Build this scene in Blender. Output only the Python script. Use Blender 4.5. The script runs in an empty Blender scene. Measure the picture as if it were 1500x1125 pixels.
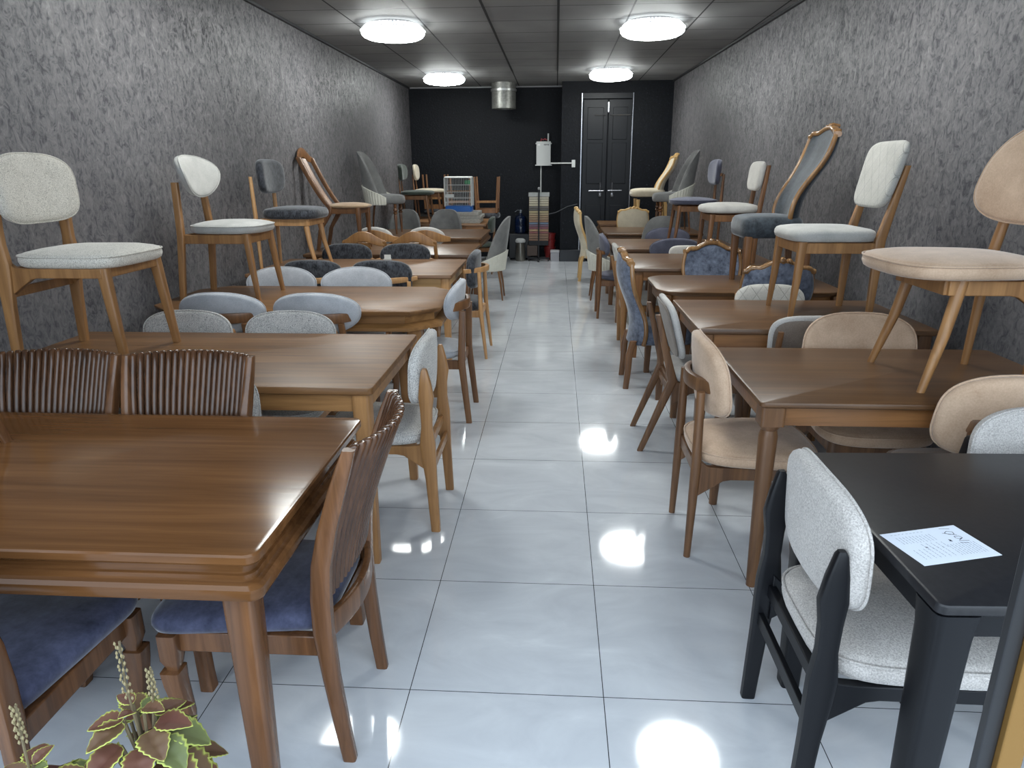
import bpy, math, random
from math import sin, cos, pi, radians, sqrt
from mathutils import Vector, Matrix
random.seed(7)
SC = bpy.context.scene
COL = SC.collection

# ------------------------------------------------------------------ helpers
def lin(r, g, b):
    f = lambda c: ((c / 255) / 12.92) if c / 255 <= .04045 else (((c / 255) + .055) / 1.055) ** 2.4
    return (f(r), f(g), f(b), 1)

class MB:
    """collects shapes and links them as one mesh object"""
    def __init__(s):
        s.v = []; s.f = []
    def rings(s, rings, cap0=True, cap1=True, closed=False):
        b = len(s.v); n = len(rings[0])
        for r in rings: s.v.extend(r)
        m = len(rings)
        for i in range(m - 1 + (1 if closed else 0)):
            a0 = b + i * n; a1 = b + ((i + 1) % m) * n
            for j in range(n):
                k = (j + 1) % n
                s.f.append((a0 + j, a0 + k, a1 + k, a1 + j))
        if not closed:
            if cap0: s.f.append(tuple(b + j for j in reversed(range(n))))
            if cap1: s.f.append(tuple(b + (m - 1) * n + j for j in range(n)))
        return s
    def limb(s, pts, n=14, e=5):
        """mostly upright member: horizontal superellipse sections (x,y,z,half_x,half_y)"""
        rs = []
        for (x, y, z, a, c) in pts:
            r = []
            for j in range(n):
                t = 2 * pi * (j + .5) / n
                ct, st = cos(t), sin(t)
                r.append((x + a * math.copysign(abs(ct) ** (2 / e), ct), y + c * math.copysign(abs(st) ** (2 / e), st), z))
            rs.append(r)
        return s.rings(rs)
    def rail(s, pts, hw, hh, n=12, e=4, up=(0, 0, 1), closed=False, taper=None):
        """swept bar: hw across, hh along up"""
        P = [Vector(p) for p in pts]; rs = []; U = Vector(up); m = len(P)
        for i, p in enumerate(P):
            if closed: t = P[(i + 1) % m] - P[i - 1]
            else: t = P[min(i + 1, m - 1)] - P[max(i - 1, 0)]
            t.normalize()
            side = t.cross(U)
            if side.length < 1e-4: side = t.cross(Vector((1, 0, 0)))
            side.normalize(); u = side.cross(t).normalized()
            k = taper(i / (m - 1)) if taper else 1
            r = []
            for j in range(n):
                a = 2 * pi * (j + .5) / n
                ca, sa = cos(a), sin(a)
                r.append(tuple(p + side * (hw * k * math.copysign(abs(ca) ** (2 / e), ca)) + u * (hh * k * math.copysign(abs(sa) ** (2 / e), sa))))
            rs.append(r)
        return s.rings(rs, closed=closed)
    def pad(s, outline, prof, mp):
        """cushion: outline [(u,v)], prof [(scale,w)] from back centre to front centre, mp(u,v,w)->xyz"""
        cu = sum(p[0] for p in outline) / len(outline); cv = sum(p[1] for p in outline) / len(outline)
        rs = [[mp(cu + (u - cu) * k, cv + (v - cv) * k, w) for u, v in outline] for k, w in prof]
        return s.rings(rs)
    def box(s, x0, x1, y0, y1, z0, z1):
        b = len(s.v)
        s.v += [(x, y, z) for z in (z0, z1) for y in (y0, y1) for x in (x0, x1)]
        s.f += [tuple(b + i for i in q) for q in ((0, 2, 3, 1), (4, 5, 7, 6), (0, 1, 5, 4), (2, 6, 7, 3), (0, 4, 6, 2), (1, 3, 7, 5))]
        return s
    def prism(s, poly, z0, z1):
        return s.rings([[(x, y, z0) for x, y in poly], [(x, y, z1) for x, y in poly]])
    def sideprism(s, poly, x0, x1):
        """polygon in (y,z), extruded along x"""
        return s.rings([[(x0, y, z) for y, z in poly], [(x1, y, z) for y, z in poly]])
    def grid(s, fn, nu, nv, closed_u=False):
        b = len(s.v)
        for j in range(nv + 1):
            for i in range(nu + 1): s.v.append(fn(i / nu, j / nv))
        for j in range(nv):
            for i in range(nu):
                a = b + j * (nu + 1) + i
                s.f.append((a, a + 1, a + nu + 2, a + nu + 1))
        return s
    def panel(s, front, back, nu, nv):
        """closed two-sided sheet from two surfaces over (u,v) in 0..1"""
        b = len(s.v); N = (nu + 1) * (nv + 1)
        for fn in (front, back):
            for j in range(nv + 1):
                for i in range(nu + 1): s.v.append(fn(i / nu, j / nv))
        q = lambda i, j, k: b + k * N + j * (nu + 1) + i
        for j in range(nv):
            for i in range(nu):
                s.f.append((q(i, j, 0), q(i + 1, j, 0), q(i + 1, j + 1, 0), q(i, j + 1, 0)))
                s.f.append((q(i, j, 1), q(i, j + 1, 1), q(i + 1, j + 1, 1), q(i + 1, j, 1)))
        for i in range(nu):
            s.f.append((q(i, 0, 0), q(i, 0, 1), q(i + 1, 0, 1), q(i + 1, 0, 0)))
            s.f.append((q(i, nv, 0), q(i + 1, nv, 0), q(i + 1, nv, 1), q(i, nv, 1)))
        for j in range(nv):
            s.f.append((q(0, j, 0), q(0, j + 1, 0), q(0, j + 1, 1), q(0, j, 1)))
            s.f.append((q(nu, j, 0), q(nu, j, 1), q(nu, j + 1, 1), q(nu, j + 1, 0)))
        return s
    def lathe(s, prof, n=32, c=(0, 0), sq=None):
        return s.rings([[(c[0] + r * cos(2 * pi * j / n), c[1] + r * sin(2 * pi * j / n), z) for j in range(n)] for r, z in prof])
    def tube(s, a, b, r, n=8):
        a = Vector(a); b = Vector(b); t = (b - a).normalized()
        x = t.orthogonal().normalized(); y = t.cross(x)
        return s.rings([[tuple(p + x * r * cos(2 * pi * j / n) + y * r * sin(2 * pi * j / n)) for j in range(n)] for p in (a, b)])
    def obj(s, name, mat, parent=None, bevel=0, sub=0, sharp=38, mats=None):
        me = bpy.data.meshes.new(name)
        me.from_pydata([tuple(p) for p in s.v], [], s.f); me.update()
        import bmesh
        bm = bmesh.new(); bm.from_mesh(me)
        bmesh.ops.remove_doubles(bm, verts=bm.verts, dist=1e-6)
        bmesh.ops.recalc_face_normals(bm, faces=bm.faces)
        bm.to_mesh(me); bm.free()
        me.polygons.foreach_set('use_smooth', [True] * len(me.polygons))
        me.set_sharp_from_angle(angle=radians(sharp))
        o = bpy.data.objects.new(name, me); COL.objects.link(o)
        if mat: me.materials.append(mat)
        if parent: o.parent = parent
        if bevel:
            m = o.modifiers.new('bevel', 'BEVEL'); m.width = bevel; m.segments = 2; m.limit_method = 'ANGLE'; m.angle_limit = radians(40)
        if sub:
            m = o.modifiers.new('sub', 'SUBSURF'); m.levels = sub; m.render_levels = sub
        return o

def sup(w, h, e=2.5, n=44, wt=1.0, wb=1.0, c=(0, 0), skew=0):
    """superellipse outline, wt/wb scale the width at top/bottom"""
    o = []
    for j in range(n):
        t = 2 * pi * j / n
        ct, st = cos(t), sin(t)
        v = math.copysign(abs(st) ** (2 / e), st)
        u = math.copysign(abs(ct) ** (2 / e), ct)
        k = wb + (wt - wb) * (v + 1) / 2
        o.append((c[0] + u * w / 2 * k, c[1] + v * h / 2))
    return o

def cushion_prof(t, dome=.012, flat=True):
    return [(.02, 0), (.6, 0), (.93, 0), (.975, t * .12), (1.0, t * .42), (.995, t * .66), (.965, t * .88), (.9, t), (.7, t + dome * .55), (.4, t + dome * .9), (.02, t + dome)]

def pad_prof(t, dome=.008):
    h = t / 2
    return [(.02, -h - dome * .4), (.35, -h - dome * .4), (.6, -h - dome * .3), (.8, -h), (.92, -h * .92), (.975, -h * .6), (1.0, -h * .1), (.995, h * .35), (.965, h * .75), (.9, h), (.75, h + dome * .4), (.55, h + dome * .8), (.3, h + dome), (.02, h + dome)]

def tag(o, label=None, cat=None, group=None, kind=None):
    if label: o['label'] = label
    if cat: o['category'] = cat
    if group: o['group'] = group
    if kind: o['kind'] = kind
    return o

def thing(name, loc=(0, 0, 0), rz=0):
    o = bpy.data.objects.new(name, None); COL.objects.link(o)
    o.location = loc; o.rotation_euler = (0, 0, radians(rz)); o.empty_display_size = .1
    return o

def kids(o): return [c for c in bpy.data.objects if c.parent == o]

def copy_tree(o, parent=None):
    c = o.copy(); COL.objects.link(c)
    if parent: c.parent = parent
    for k in kids(o): copy_tree(k, c)
    return c

# ------------------------------------------------------------------ materials
def new_mat(name):
    m = bpy.data.materials.new(name); m.use_nodes = True
    nt = m.node_tree; b = nt.nodes['Principled BSDF']
    return m, nt, b
def N(nt, t, **kw):
    n = nt.nodes.new(t)
    for k, v in kw.items():
        if k.startswith('i_'): n.inputs[k[2:].replace('_', ' ')].default_value = v
        else: setattr(n, k, v)
    return n
def L(nt, a, b): nt.links.new(a, b)
def ramp(nt, stops):
    r = nt.nodes.new('ShaderNodeValToRGB'); el = r.color_ramp.elements
    while len(el) < len(stops): el.new(.5)
    for e, (p, c) in zip(el, stops): e.position = p; e.color = c
    return r
def coords(nt, scale=(1, 1, 1), kind='Object'):
    tc = nt.nodes.new('ShaderNodeTexCoord'); mp = nt.nodes.new('ShaderNodeMapping')
    mp.inputs['Scale'].default_value = scale
    L(nt, tc.outputs[kind], mp.inputs['Vector']); return mp.outputs['Vector']
def plain(name, col, rough=.5, metal=0, spec=.5, emit=None, es=1):
    m, nt, b = new_mat(name)
    b.inputs['Base Color'].default_value = col; b.inputs['Roughness'].default_value = rough; b.inputs['Metallic'].default_value = metal
    b.inputs['Specular IOR Level'].default_value = spec
    if emit:
        b.inputs['Emission Color'].default_value = emit; b.inputs['Emission Strength'].default_value = es
    return m

def wood(name, dark, light, axis='z', rough=.38, grain=1.0, coat=.0, spec=.5):
    m, nt, b = new_mat(name)
    sc = {'z': (38, 38, 2.2), 'x': (1.6, 30, 30), 'y': (30, 1.6, 30)}[axis]
    v = coords(nt, tuple(c * grain for c in sc))
    n1 = N(nt, 'ShaderNodeTexNoise', i_Scale=1.0, i_Detail=6.0, i_Roughness=.62, i_Distortion=.6); L(nt, v, n1.inputs['Vector'])
    v2 = coords(nt, tuple(c * .16 * grain for c in sc))
    n2 = N(nt, 'ShaderNodeTexNoise', i_Scale=1.0, i_Detail=3.0, i_Roughness=.5, i_Distortion=1.2); L(nt, v2, n2.inputs['Vector'])
    ad = N(nt, 'ShaderNodeMath', operation='MULTIPLY_ADD'); ad.inputs[1].default_value = .55
    L(nt, n1.outputs['Fac'], ad.inputs[0])
    mu = N(nt, 'ShaderNodeMath', operation='MULTIPLY'); mu.inputs[1].default_value = .45; L(nt, n2.outputs['Fac'], mu.inputs[0]); L(nt, mu.outputs[0], ad.inputs[2])
    mid = tuple((a + c) / 2 for a, c in zip(dark, light))
    r = ramp(nt, [(.34, dark), (.5, mid), (.64, light)]); L(nt, ad.outputs[0], r.inputs['Fac'])
    L(nt, r.outputs['Color'], b.inputs['Base Color'])
    b.inputs['Roughness'].default_value = rough; b.inputs['Coat Weight'].default_value = coat; b.inputs['Coat Roughness'].default_value = .12
    b.inputs['Specular IOR Level'].default_value = spec
    bp = N(nt, 'ShaderNodeBump', i_Strength=.06, i_Distance=.004); L(nt, n1.outputs['Fac'], bp.inputs['Height']); L(nt, bp.outputs['Normal'], b.inputs['Normal'])
    return m

def fabric(name, a, c, scale=220, big=9, bigamt=.35, bump=.25, rough=.9, sheen=.3, squash=(1, 1, 1), lo=.36, hi=.64):
    m, nt, b = new_mat(name)
    n1 = N(nt, 'ShaderNodeTexNoise', i_Scale=scale, i_Detail=2.0, i_Roughness=.6); L(nt, coords(nt, squash), n1.inputs['Vector'])
    n2 = N(nt, 'ShaderNodeTexNoise', i_Scale=big, i_Detail=4.0, i_Roughness=.6); L(nt, coords(nt), n2.inputs['Vector'])
    mx = N(nt, 'ShaderNodeMath', operation='MULTIPLY'); mx.inputs[1].default_value = 1 - bigamt; L(nt, n1.outputs['Fac'], mx.inputs[0])
    ad = N(nt, 'ShaderNodeMath', operation='MULTIPLY_ADD'); ad.inputs[1].default_value = bigamt; L(nt, n2.outputs['Fac'], ad.inputs[0]); L(nt, mx.outputs[0], ad.inputs[2])
    r = ramp(nt, [(lo, a), (hi, c)]); L(nt, ad.outputs[0], r.inputs['Fac']); L(nt, r.outputs['Color'], b.inputs['Base Color'])
    b.inputs['Roughness'].default_value = rough; b.inputs['Sheen Weight'].default_value = sheen; b.inputs['Sheen Roughness'].default_value = .4
    b.inputs['Specular IOR Level'].default_value = .2
    bp = N(nt, 'ShaderNodeBump', i_Strength=bump, i_Distance=.002); L(nt, n1.outputs['Fac'], bp.inputs['Height']); L(nt, bp.outputs['Normal'], b.inputs['Normal'])
    return m

def quilted(name, a, c, step=.055):
    """pale fabric with stitched crossing lines"""
    m = fabric(name, a, c, 260, 8, .4)
    nt = m.node_tree; b = nt.nodes['Principled BSDF']
    tc = nt.nodes.new('ShaderNodeTexCoord'); sx = nt.nodes.new('ShaderNodeSeparateXYZ'); L(nt, tc.outputs['Object'], sx.inputs[0])
    outs = []
    for sgn, k in ((1, .75), (-1, .75)):
        z = N(nt, 'ShaderNodeMath', operation='MULTIPLY'); z.inputs[1].default_value = sgn * k; L(nt, sx.outputs['Z'], z.inputs[0])
        s = N(nt, 'ShaderNodeMath', operation='ADD'); L(nt, sx.outputs['X'], s.inputs[0]); L(nt, z.outputs[0], s.inputs[1])
        pp = N(nt, 'ShaderNodeMath', operation='PINGPONG'); pp.inputs[1].default_value = step / 2; L(nt, s.outputs[0], pp.inputs[0])
        mr = N(nt, 'ShaderNodeMapRange'); mr.inputs['From Min'].default_value = 0; mr.inputs['From Max'].default_value = .0035; L(nt, pp.outputs[0], mr.inputs['Value'])
        outs.append(mr.outputs[0])
    mn = N(nt, 'ShaderNodeMath', operation='MINIMUM'); L(nt, outs[0], mn.inputs[0]); L(nt, outs[1], mn.inputs[1])
    bp = N(nt, 'ShaderNodeBump', i_Strength=.5, i_Distance=.003); L(nt, mn.outputs[0], bp.inputs['Height']); L(nt, bp.outputs['Normal'], b.inputs['Normal'])
    old = b.inputs['Base Color'].links[0].from_socket
    mix = N(nt, 'ShaderNodeMix', data_type='RGBA'); L(nt, mn.outputs[0], mix.inputs['Factor'])
    mix.inputs[6].default_value = tuple(x * .8 for x in a[:3]) + (1,); L(nt, old, mix.inputs[7]); L(nt, mix.outputs[2], b.inputs['Base Color'])
    return m

M = {}
M['walnut'] = wood('walnut_frame', lin(76, 49, 29), lin(122, 83, 53), 'z', .27)
M['walnut_top'] = wood('walnut_lacquer', lin(86, 56, 31), lin(122, 83, 50), 'x', .15, .8, 0, .26)
M['walnut_rib'] = wood('walnut_polished', lin(58, 37, 23), lin(98, 66, 44), 'z', .2)
M['oak'] = wood('oak_frame', lin(122, 84, 48), lin(174, 128, 80), 'z', .4)
M['oak_top'] = wood('oak_veneer', lin(82, 55, 31), lin(134, 95, 57), 'x', .4, 1.1, 0, .3)
M['oak_side'] = wood('oak_apron', lin(122, 84, 46), lin(176, 130, 80), 'x', .4)
M['pale_oak'] = wood('pale_oak_frame', lin(166, 122, 78), lin(206, 160, 110), 'z', .4)
M['pale_side'] = wood('pale_oak_apron', lin(176, 134, 84), lin(210, 168, 112), 'x', .4)
M['tan_top'] = wood('tan_veneer', lin(102, 72, 47), lin(140, 103, 70), 'x', .42, 1.0, 0)
M['dark_oak'] = wood('dark_oak_frame', lin(74, 49, 31), lin(132, 94, 62), 'z', .4)
M['dark_top'] = wood('dark_oak_veneer', lin(82, 57, 37), lin(116, 84, 55), 'x', .33, .8, 0, .4)
M['golden_side'] = wood('golden_apron', lin(112, 74, 42), lin(158, 110, 66), 'x', .35)
M['brown'] = wood('brown_frame', lin(92, 60, 36), lin(140, 98, 62), 'z', .35)
M['black'] = plain('black_lacquer', lin(16, 17, 21), .42, spec=.3)
M['black_top'] = fabric('black_grained_top', lin(24, 25, 29), lin(36, 36, 39), 60, 5, .5, .05, .38, 0)
M['black_top'].node_tree.nodes['Principled BSDF'].inputs['Specular IOR Level'].default_value = .45
M['gilt'] = wood('gilded_wood', lin(104, 74, 46), lin(158, 120, 80), 'z', .2)
M['cream_wood'] = wood('cream_gold_wood', lin(190, 150, 92), lin(222, 186, 128), 'z', .35)
M['blue_velvet'] = fabric('slate_blue_velvet', lin(42, 46, 66), lin(86, 90, 116), 90, 16, .75, .1, .8, .55, lo=.3, hi=.7)
M['grey_weave'] = fabric('grey_woven', lin(112, 111, 110), lin(208, 204, 198), 300, 12, .12, .5, lo=.34, hi=.56)
M['beige_weave'] = fabric('beige_woven', lin(150, 144, 132), lin(222, 216, 205), 300, 12, .15, .4, lo=.33, hi=.55)
M['ice'] = fabric('ice_grey', lin(158, 160, 165), lin(192, 194, 198), 260, 8, .5, .15)
M['mist'] = fabric('mist_grey', lin(160, 159, 155), lin(190, 188, 183), 260, 8, .5, .15)
M['charcoal'] = fabric('charcoal_crushed', lin(26, 28, 32), lin(84, 86, 92), 110, 26, .5, .5, .7, .5, (1, 1, .35), .36, .66)
M['beige'] = fabric('beige_velvet', lin(176, 146, 120), lin(218, 190, 164), 160, 7, .7, .1, .85, .4, lo=.3, hi=.7)
M['boucle'] = fabric('white_boucle', lin(156, 151, 147), lin(208, 203, 198), 250, 14, .15, 1.0, lo=.3, hi=.62)
M['silver'] = fabric('silver_fabric', lin(172, 169, 165), lin(204, 201, 196), 240, 8, .5, .15)
M['quilt'] = quilted('quilted_white', lin(164, 162, 155), lin(194, 191, 184), .085)
M['white_seat'] = fabric('off_white_seat', lin(186, 182, 176), lin(212, 208, 200), 240, 8, .5, .12)
M['blue_crush'] = fabric('blue_crushed_velvet', lin(56, 62, 76), lin(122, 130, 148), 40, 14, .6, .15, .6, .5, lo=.34, hi=.66)
M['teal_crush'] = fabric('grey_blue_velvet', lin(30, 35, 40), lin(72, 79, 86), 50, 12, .6, .15, .6, .4, lo=.34, hi=.66)
M['violet'] = fabric('violet_grey', lin(74, 75, 88), lin(98, 99, 114), 200, 6, .6, .12)
M['shell'] = fabric('shell_grey', lin(98, 98, 98), lin(128, 128, 126), 220, 6, .6, .1)
M['shell_white'] = fabric('ribbed_cream', lin(196, 194, 182), lin(218, 216, 204), 200, 6, .5, .1)
M['green'] = fabric('dark_green', lin(50, 56, 52), lin(78, 86, 78), 200, 6, .6, .12)
M['cream'] = fabric('cream_cloth', lin(186, 176, 156), lin(212, 202, 180), 200, 6, .6, .12)
M['tan'] = fabric('tan_cloth', lin(140, 116, 92), lin(168, 144, 116), 200, 8, .5, .12)

# ------------------------------------------------------------------ chairs
def mirror(pts, s): return [(s * p[0],) + tuple(p[1:]) for p in pts]

def make_chair(S):
    root = thing(S.get('name', 'dining_chair'))
    W = M[S['wood']]; F = M[S['fab']]; FB = M[S.get('fab_back', S['fab'])]
    st = S['seat']; w, d, z0, t = st['w'], st['d'], st['z'], st['t']
    out = sup(w, d, st.get('e', 4), 44, st.get('front', 1.0), st.get('rear', .92), (0, st.get('y', .01)))
    pr = cushion_prof(t, st.get('dome', .014))
    drop = st.get('waterfall', 0)
    seat = MB().pad(out, pr, lambda u, v, q: (u, v, z0 + q - drop * max(0, v / (d / 2)) ** 3)).obj('seat', F, root, sharp=80)
    if S.get('piping'):
        ps = [(u * .998, v * .998 + 0, z0 + t * .8) for u, v in out]
        MB().rail(ps, .004, .004, 6, 2, closed=True).obj('piping', F, seat, sharp=80)
    # front legs
    fl = S['front']
    for s in (-1, 1):
        MB().limb(mirror(fl['pts'], s), fl.get('n', 14), fl.get('e', 5)).obj('leg', M[fl.get('wood', S['wood'])], root)
    for s in (-1, 1):
        MB().limb(mirror(S['post'], s), S.get('post_n', 14), S.get('post_e', 5)).obj('rear_leg', W, root)
    # seat frame
    fr = S.get('frame')
    if fr:
        za, zb = fr['z']; mb = MB(); hx = fr['x']; yb, yf = fr['y']; th = .013
        for s in (-1, 1):
            if fr.get('wedge'):
                poly = [(yb, zb + .035), (yb + .035, zb + .004), (yb + .08, zb), (yf, zb), (yf, za), (yb + .13, za), (yb + .1, za - .006), (yb, za - .075)]
                mb.sideprism(poly, s * hx - th, s * hx + th)
            else:
                mb.box(s * hx - th, s * hx + th, yb, yf, za, zb)
        mb.box(-hx, hx, yf - .012, yf + .012, za, zb); mb.box(-hx, hx, yb - .01, yb + .012, za, zb)
        mb.obj('seat_frame', W, root, bevel=.003)
        if fr.get('stretch'):
            ys, zs, hh = fr['stretch']
            MB().box(-hx, hx, ys - .008, ys + .008, zs - hh, zs + hh).obj('stretcher', W, root, bevel=.002)
    # back rail
    br = S.get('rail')
    if br:
        pts = []
        for i in range(17):
            u = -1 + i / 8
            pts.append((u * br['w'] / 2, br['y'] + br['curve'] * (abs(u) ** 2.2), br['z'] + br.get('droop', 0) * u * u))
        MB().rail(pts, br['hw'], br['hh'], 10, 6, taper=(lambda q: 1 - .25 * abs(2 * q - 1) ** 4)).obj('back_rail', W, root, bevel=0)
    bp = S.get('pad')
    if bp:
        o = sup(bp['w'], bp['h'], bp.get('e', 2.6), 52, bp.get('wt', 1), bp.get('wb', 1))
        k = bp.get('curve', .5); tl = bp.get('tilt', 0); y0 = bp['y']; zc = bp['z']; peak = bp.get('peak', 0); hump = bp.get('hump', 0)
        def mp(u, v, q):
            vv = v + hump * (1 - min(1, (u / (bp['w'] / 2)) ** 2)) * max(0, v / (bp['h'] / 2))
            return (u, y0 + q + k * u * u - tl * v, zc + vv)
        b = MB().pad(o, pad_prof(bp['t'], bp.get('dome', .008)), mp).obj('backrest', FB, root, sharp=80)
        if S.get('piping'):
            MB().rail([mp(u, v, bp['t'] * .25) for u, v in o], .004, .004, 6, 2, up=(0, 1, 0), closed=True).obj('piping', FB, b, sharp=80)
    if 'extra' in S: S['extra'](root, S)
    return root

def post(x0, y0, x1, y1, x2, y2, zseat, ztop, s0, s1, s2, n=7):
    """floor -> seat -> top"""
    p = []
    for i in range(n):
        a = i / (n - 1)
        p.append((x0 + (x1 - x0) * a, y0 + (y1 - y0) * a, zseat * a, s0[0] + (s1[0] - s0[0]) * a, s0[1] + (s1[1] - s0[1]) * a))
    for i in range(1, n):
        a = i / (n - 1)
        p.append((x1 + (x2 - x1) * a, y1 + (y2 - y1) * a, zseat + (ztop - zseat) * a, s1[0] + (s2[0] - s1[0]) * a, s1[1] + (s2[1] - s1[1]) * a))
    return p

ST = {}
# B: bracket jointed chair with rectangular wrapped pad
def styleB(wood_, fab, wrap=.55, **kw):
    S = dict(wood=wood_, fab=fab, piping=True,
        seat=dict(w=.47, d=.47, z=.405, t=.058, e=4.2, front=1.02, rear=.9, y=.02, dome=.02),
        front=dict(pts=[(.19, .185, .405, .02, .024), (.197, .2, .25, .018, .021), (.205, .225, 0, .014, .016)]),
        post=[(.212, -.243, 0, .015, .02), (.211, -.232, .25, .016, .025), (.21, -.225, .36, .016, .032), (.21, -.222, .42, .016, .034), (.21, -.222, .5, .016, .024), (.21, -.222, .57, .016, .026), (.21, -.224, .63, .016, .033), (.21, -.222, .69, .015, .025), (.21, -.22, .745, .013, .013), (.21, -.22, .755, .008, .008)],
        frame=dict(z=(.365, .404), x=.2, y=(-.215, .19), wedge=True, stretch=(-.236, .3, .02)),
        pad=dict(w=.49, h=.265, e=3.7, t=.05, y=-.2, z=.708, curve=wrap, wt=.97, wb=.95, tilt=.05, hump=.018))
    S.update(kw); return S
ST['weave'] = styleB('oak', 'grey_weave')
ST['weave_beige'] = styleB('oak', 'beige_weave')
ST['boucle'] = styleB('black', 'boucle', .42, frame=dict(z=(.365, .404), x=.2, y=(-.215, .19), wedge=True, stretch=(-.236, .29, .02)),
                      seat=dict(w=.47, d=.5, z=.405, t=.07, e=4.0, front=1.0, rear=.92, y=.03, dome=.02))
# C: oval pad on a bent wooden rail
def styleC(wood_, fab, rnd=False, **kw):
    r = .017
    S = dict(wood=wood_, fab=fab, piping=True,
        seat=dict(w=.46, d=.46, z=.41, t=.055, e=3.2, front=1.04, rear=.88, y=.02, dome=.02),
        front=dict(pts=[(.18, .18, .41, .02, .02), (.19, .2, .2, .018, .018), (.2, .225, 0, .013, .013)], e=2 if rnd else 5),
        post=post(.205, -.265, .195, -.225, .165, -.235, .40, .715, (.015, .018), (.017, .022), (.015, .02)) if not rnd else post(.195, -.235, .19, -.225, .175, -.225, .40, .715, (.014, .014), (.021, .021), (.017, .017)),
        post_e=2 if rnd else 6,
        frame=dict(z=(.35, .405), x=.185, y=(-.215, .18), stretch=None),
        rail=dict(w=.46, y=-.25, curve=.1, z=.742, hw=.014, hh=.03),
        pad=dict(w=.565, h=.235, e=2.3, t=.048, y=-.2, z=.758, curve=.8, wt=.96, wb=.84, tilt=.12, hump=.008))
    S.update(kw); return S
ST['oval'] = styleC('brown', 'ice')
ST['oval_high'] = styleC('oak', 'mist', pad=dict(w=.56, h=.24, e=2.2, t=.05, y=-.205, z=.745, curve=1.15, wt=1.0, wb=.62, tilt=.3, hump=.01), rail=None)
ST['velvet_rail'] = styleC('dark_oak', 'beige', True, seat=dict(w=.5, d=.5, z=.41, t=.06, e=3.4, front=1.03, rear=.86, y=.02, dome=.02),
    frame=dict(z=(.35, .402), x=.185, y=(-.215, .18), wedge=True),
    front=dict(pts=[(.185, .165, .41, .023, .023), (.19, .18, .2, .02, .02), (.2, .2, 0, .014, .014)], e=2),
    rail=dict(w=.36, y=-.245, curve=.07, z=.728, hw=.014, hh=.03),
    pad=dict(w=.53, h=.29, e=3.3, t=.05, y=-.19, z=.745, curve=.7, wt=.93, wb=1.0, tilt=.12, hump=.014))
ST['violet_rail'] = styleC('brown', 'violet', True, rail=dict(w=.42, y=-.245, curve=.06, z=.7, hw=.014, hh=.022))
ST['charcoal_rail'] = styleC('pale_oak', 'charcoal', True, piping=False, rail=dict(w=.52, y=-.262, curve=.17, z=.745, hw=.016, hh=.022),
    post=post(.235, -.265, .23, -.225, .225, -.215, .40, .735, (.012, .012), (.019, .019), (.015, .015)),
    seat=dict(w=.47, d=.47, z=.405, t=.075, e=4.0, front=1.02, rear=.9, y=.02, dome=.02),
    pad=dict(w=.5, h=.3, e=3.6, t=.07, y=-.165, z=.73, curve=.55, wt=.98, wb=.9, tilt=.06, hump=.012))
ST['oval_top'] = None
# D: quilted / plain panel back
def styleD(wood_, fab, fb, rake=.1, kick=0, **kw):
    S = dict(wood=wood_, fab=fab, fab_back=fb,
        seat=dict(w=.46, d=.45, z=.41, t=.06, e=5, front=1.0, rear=.95, y=.02, dome=.015),
        front=dict(pts=[(.19, .19, .41, .022, .022), (.193, .2, .2, .018, .018), (.198, .215, 0, .012, .012)]),
        post=post(.2, -.2 - kick, .195, -.2, .19, -.2 - rake, .42, .79, (.013, .016), (.016, .026), (.012, .013)),
        frame=dict(z=(.35, .405), x=.19, y=(-.2, .19)),
        pad=dict(w=.44, h=.34, e=5, t=.045, y=-.2 - rake * .5, z=.745, curve=.2, wt=1.02, wb=.9, tilt=rake / .38, dome=.004))
    S.update(kw); return S
def kick_panel(root, S):
    bp = S['pad']; o = sup(bp['w'] * .93, bp['h'] * .93, 4.4, 44, 1.0, .86)
    MB().pad(o, pad_prof(.012, 0), lambda u, v, q: (u, bp['y'] - .026 + q + bp['curve'] * u * u - bp['tilt'] * v, bp['z'] + v)).obj('back_panel', M['taupe'], root, sharp=60)
M['taupe'] = fabric('taupe_back', lin(112, 102, 94), lin(138, 128, 118), 200, 6, .6, .1)
ST['quilt'] = styleD('oak', 'mist', 'quilt', .085, -.005)
ST['quilt_low'] = styleD('oak', 'mist', 'quilt', .085, -.005, pad=dict(w=.44, h=.32, e=4.2, t=.045, y=-.225, z=.68, curve=.2, wt=1.02, wb=.9, tilt=.22, dome=.004, hump=.015))
ST['silver_kick'] = styleD('dark_oak', 'silver', 'silver', .1, .16, frame=dict(z=(.35, .405), x=.19, y=(-.2, .19), wedge=True, stretch=(-.215, .36, .02)),
    pad=dict(w=.46, h=.33, e=4.4, t=.04, y=-.195, z=.685, curve=.3, wt=1.0, wb=.85, tilt=.3, dome=.004, hump=.01),
    seat=dict(w=.44, d=.42, z=.41, t=.06, e=5, front=1.0, rear=.95, y=.005, dome=.015), front=dict(pts=[(.185, .17, .41, .022, .022), (.19, .18, .2, .018, .018), (.195, .19, 0, .012, .012)]), extra=kick_panel)
ST['white_pad'] = styleD('brown', 'white_seat', 'white_seat', .06, -.03,
    seat=dict(w=.48, d=.48, z=.42, t=.06, e=3.2, front=1.02, rear=.9, y=.02, dome=.02),
    pad=dict(w=.36, h=.24, e=4, t=.05, y=-.2, z=.715, curve=.4, wt=1.0, wb=.92, tilt=.12), post=post(.15, -.19, .15, -.2, .14, -.25, .42, .8, (.013, .016), (.016, .02), (.013, .016)))
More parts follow.
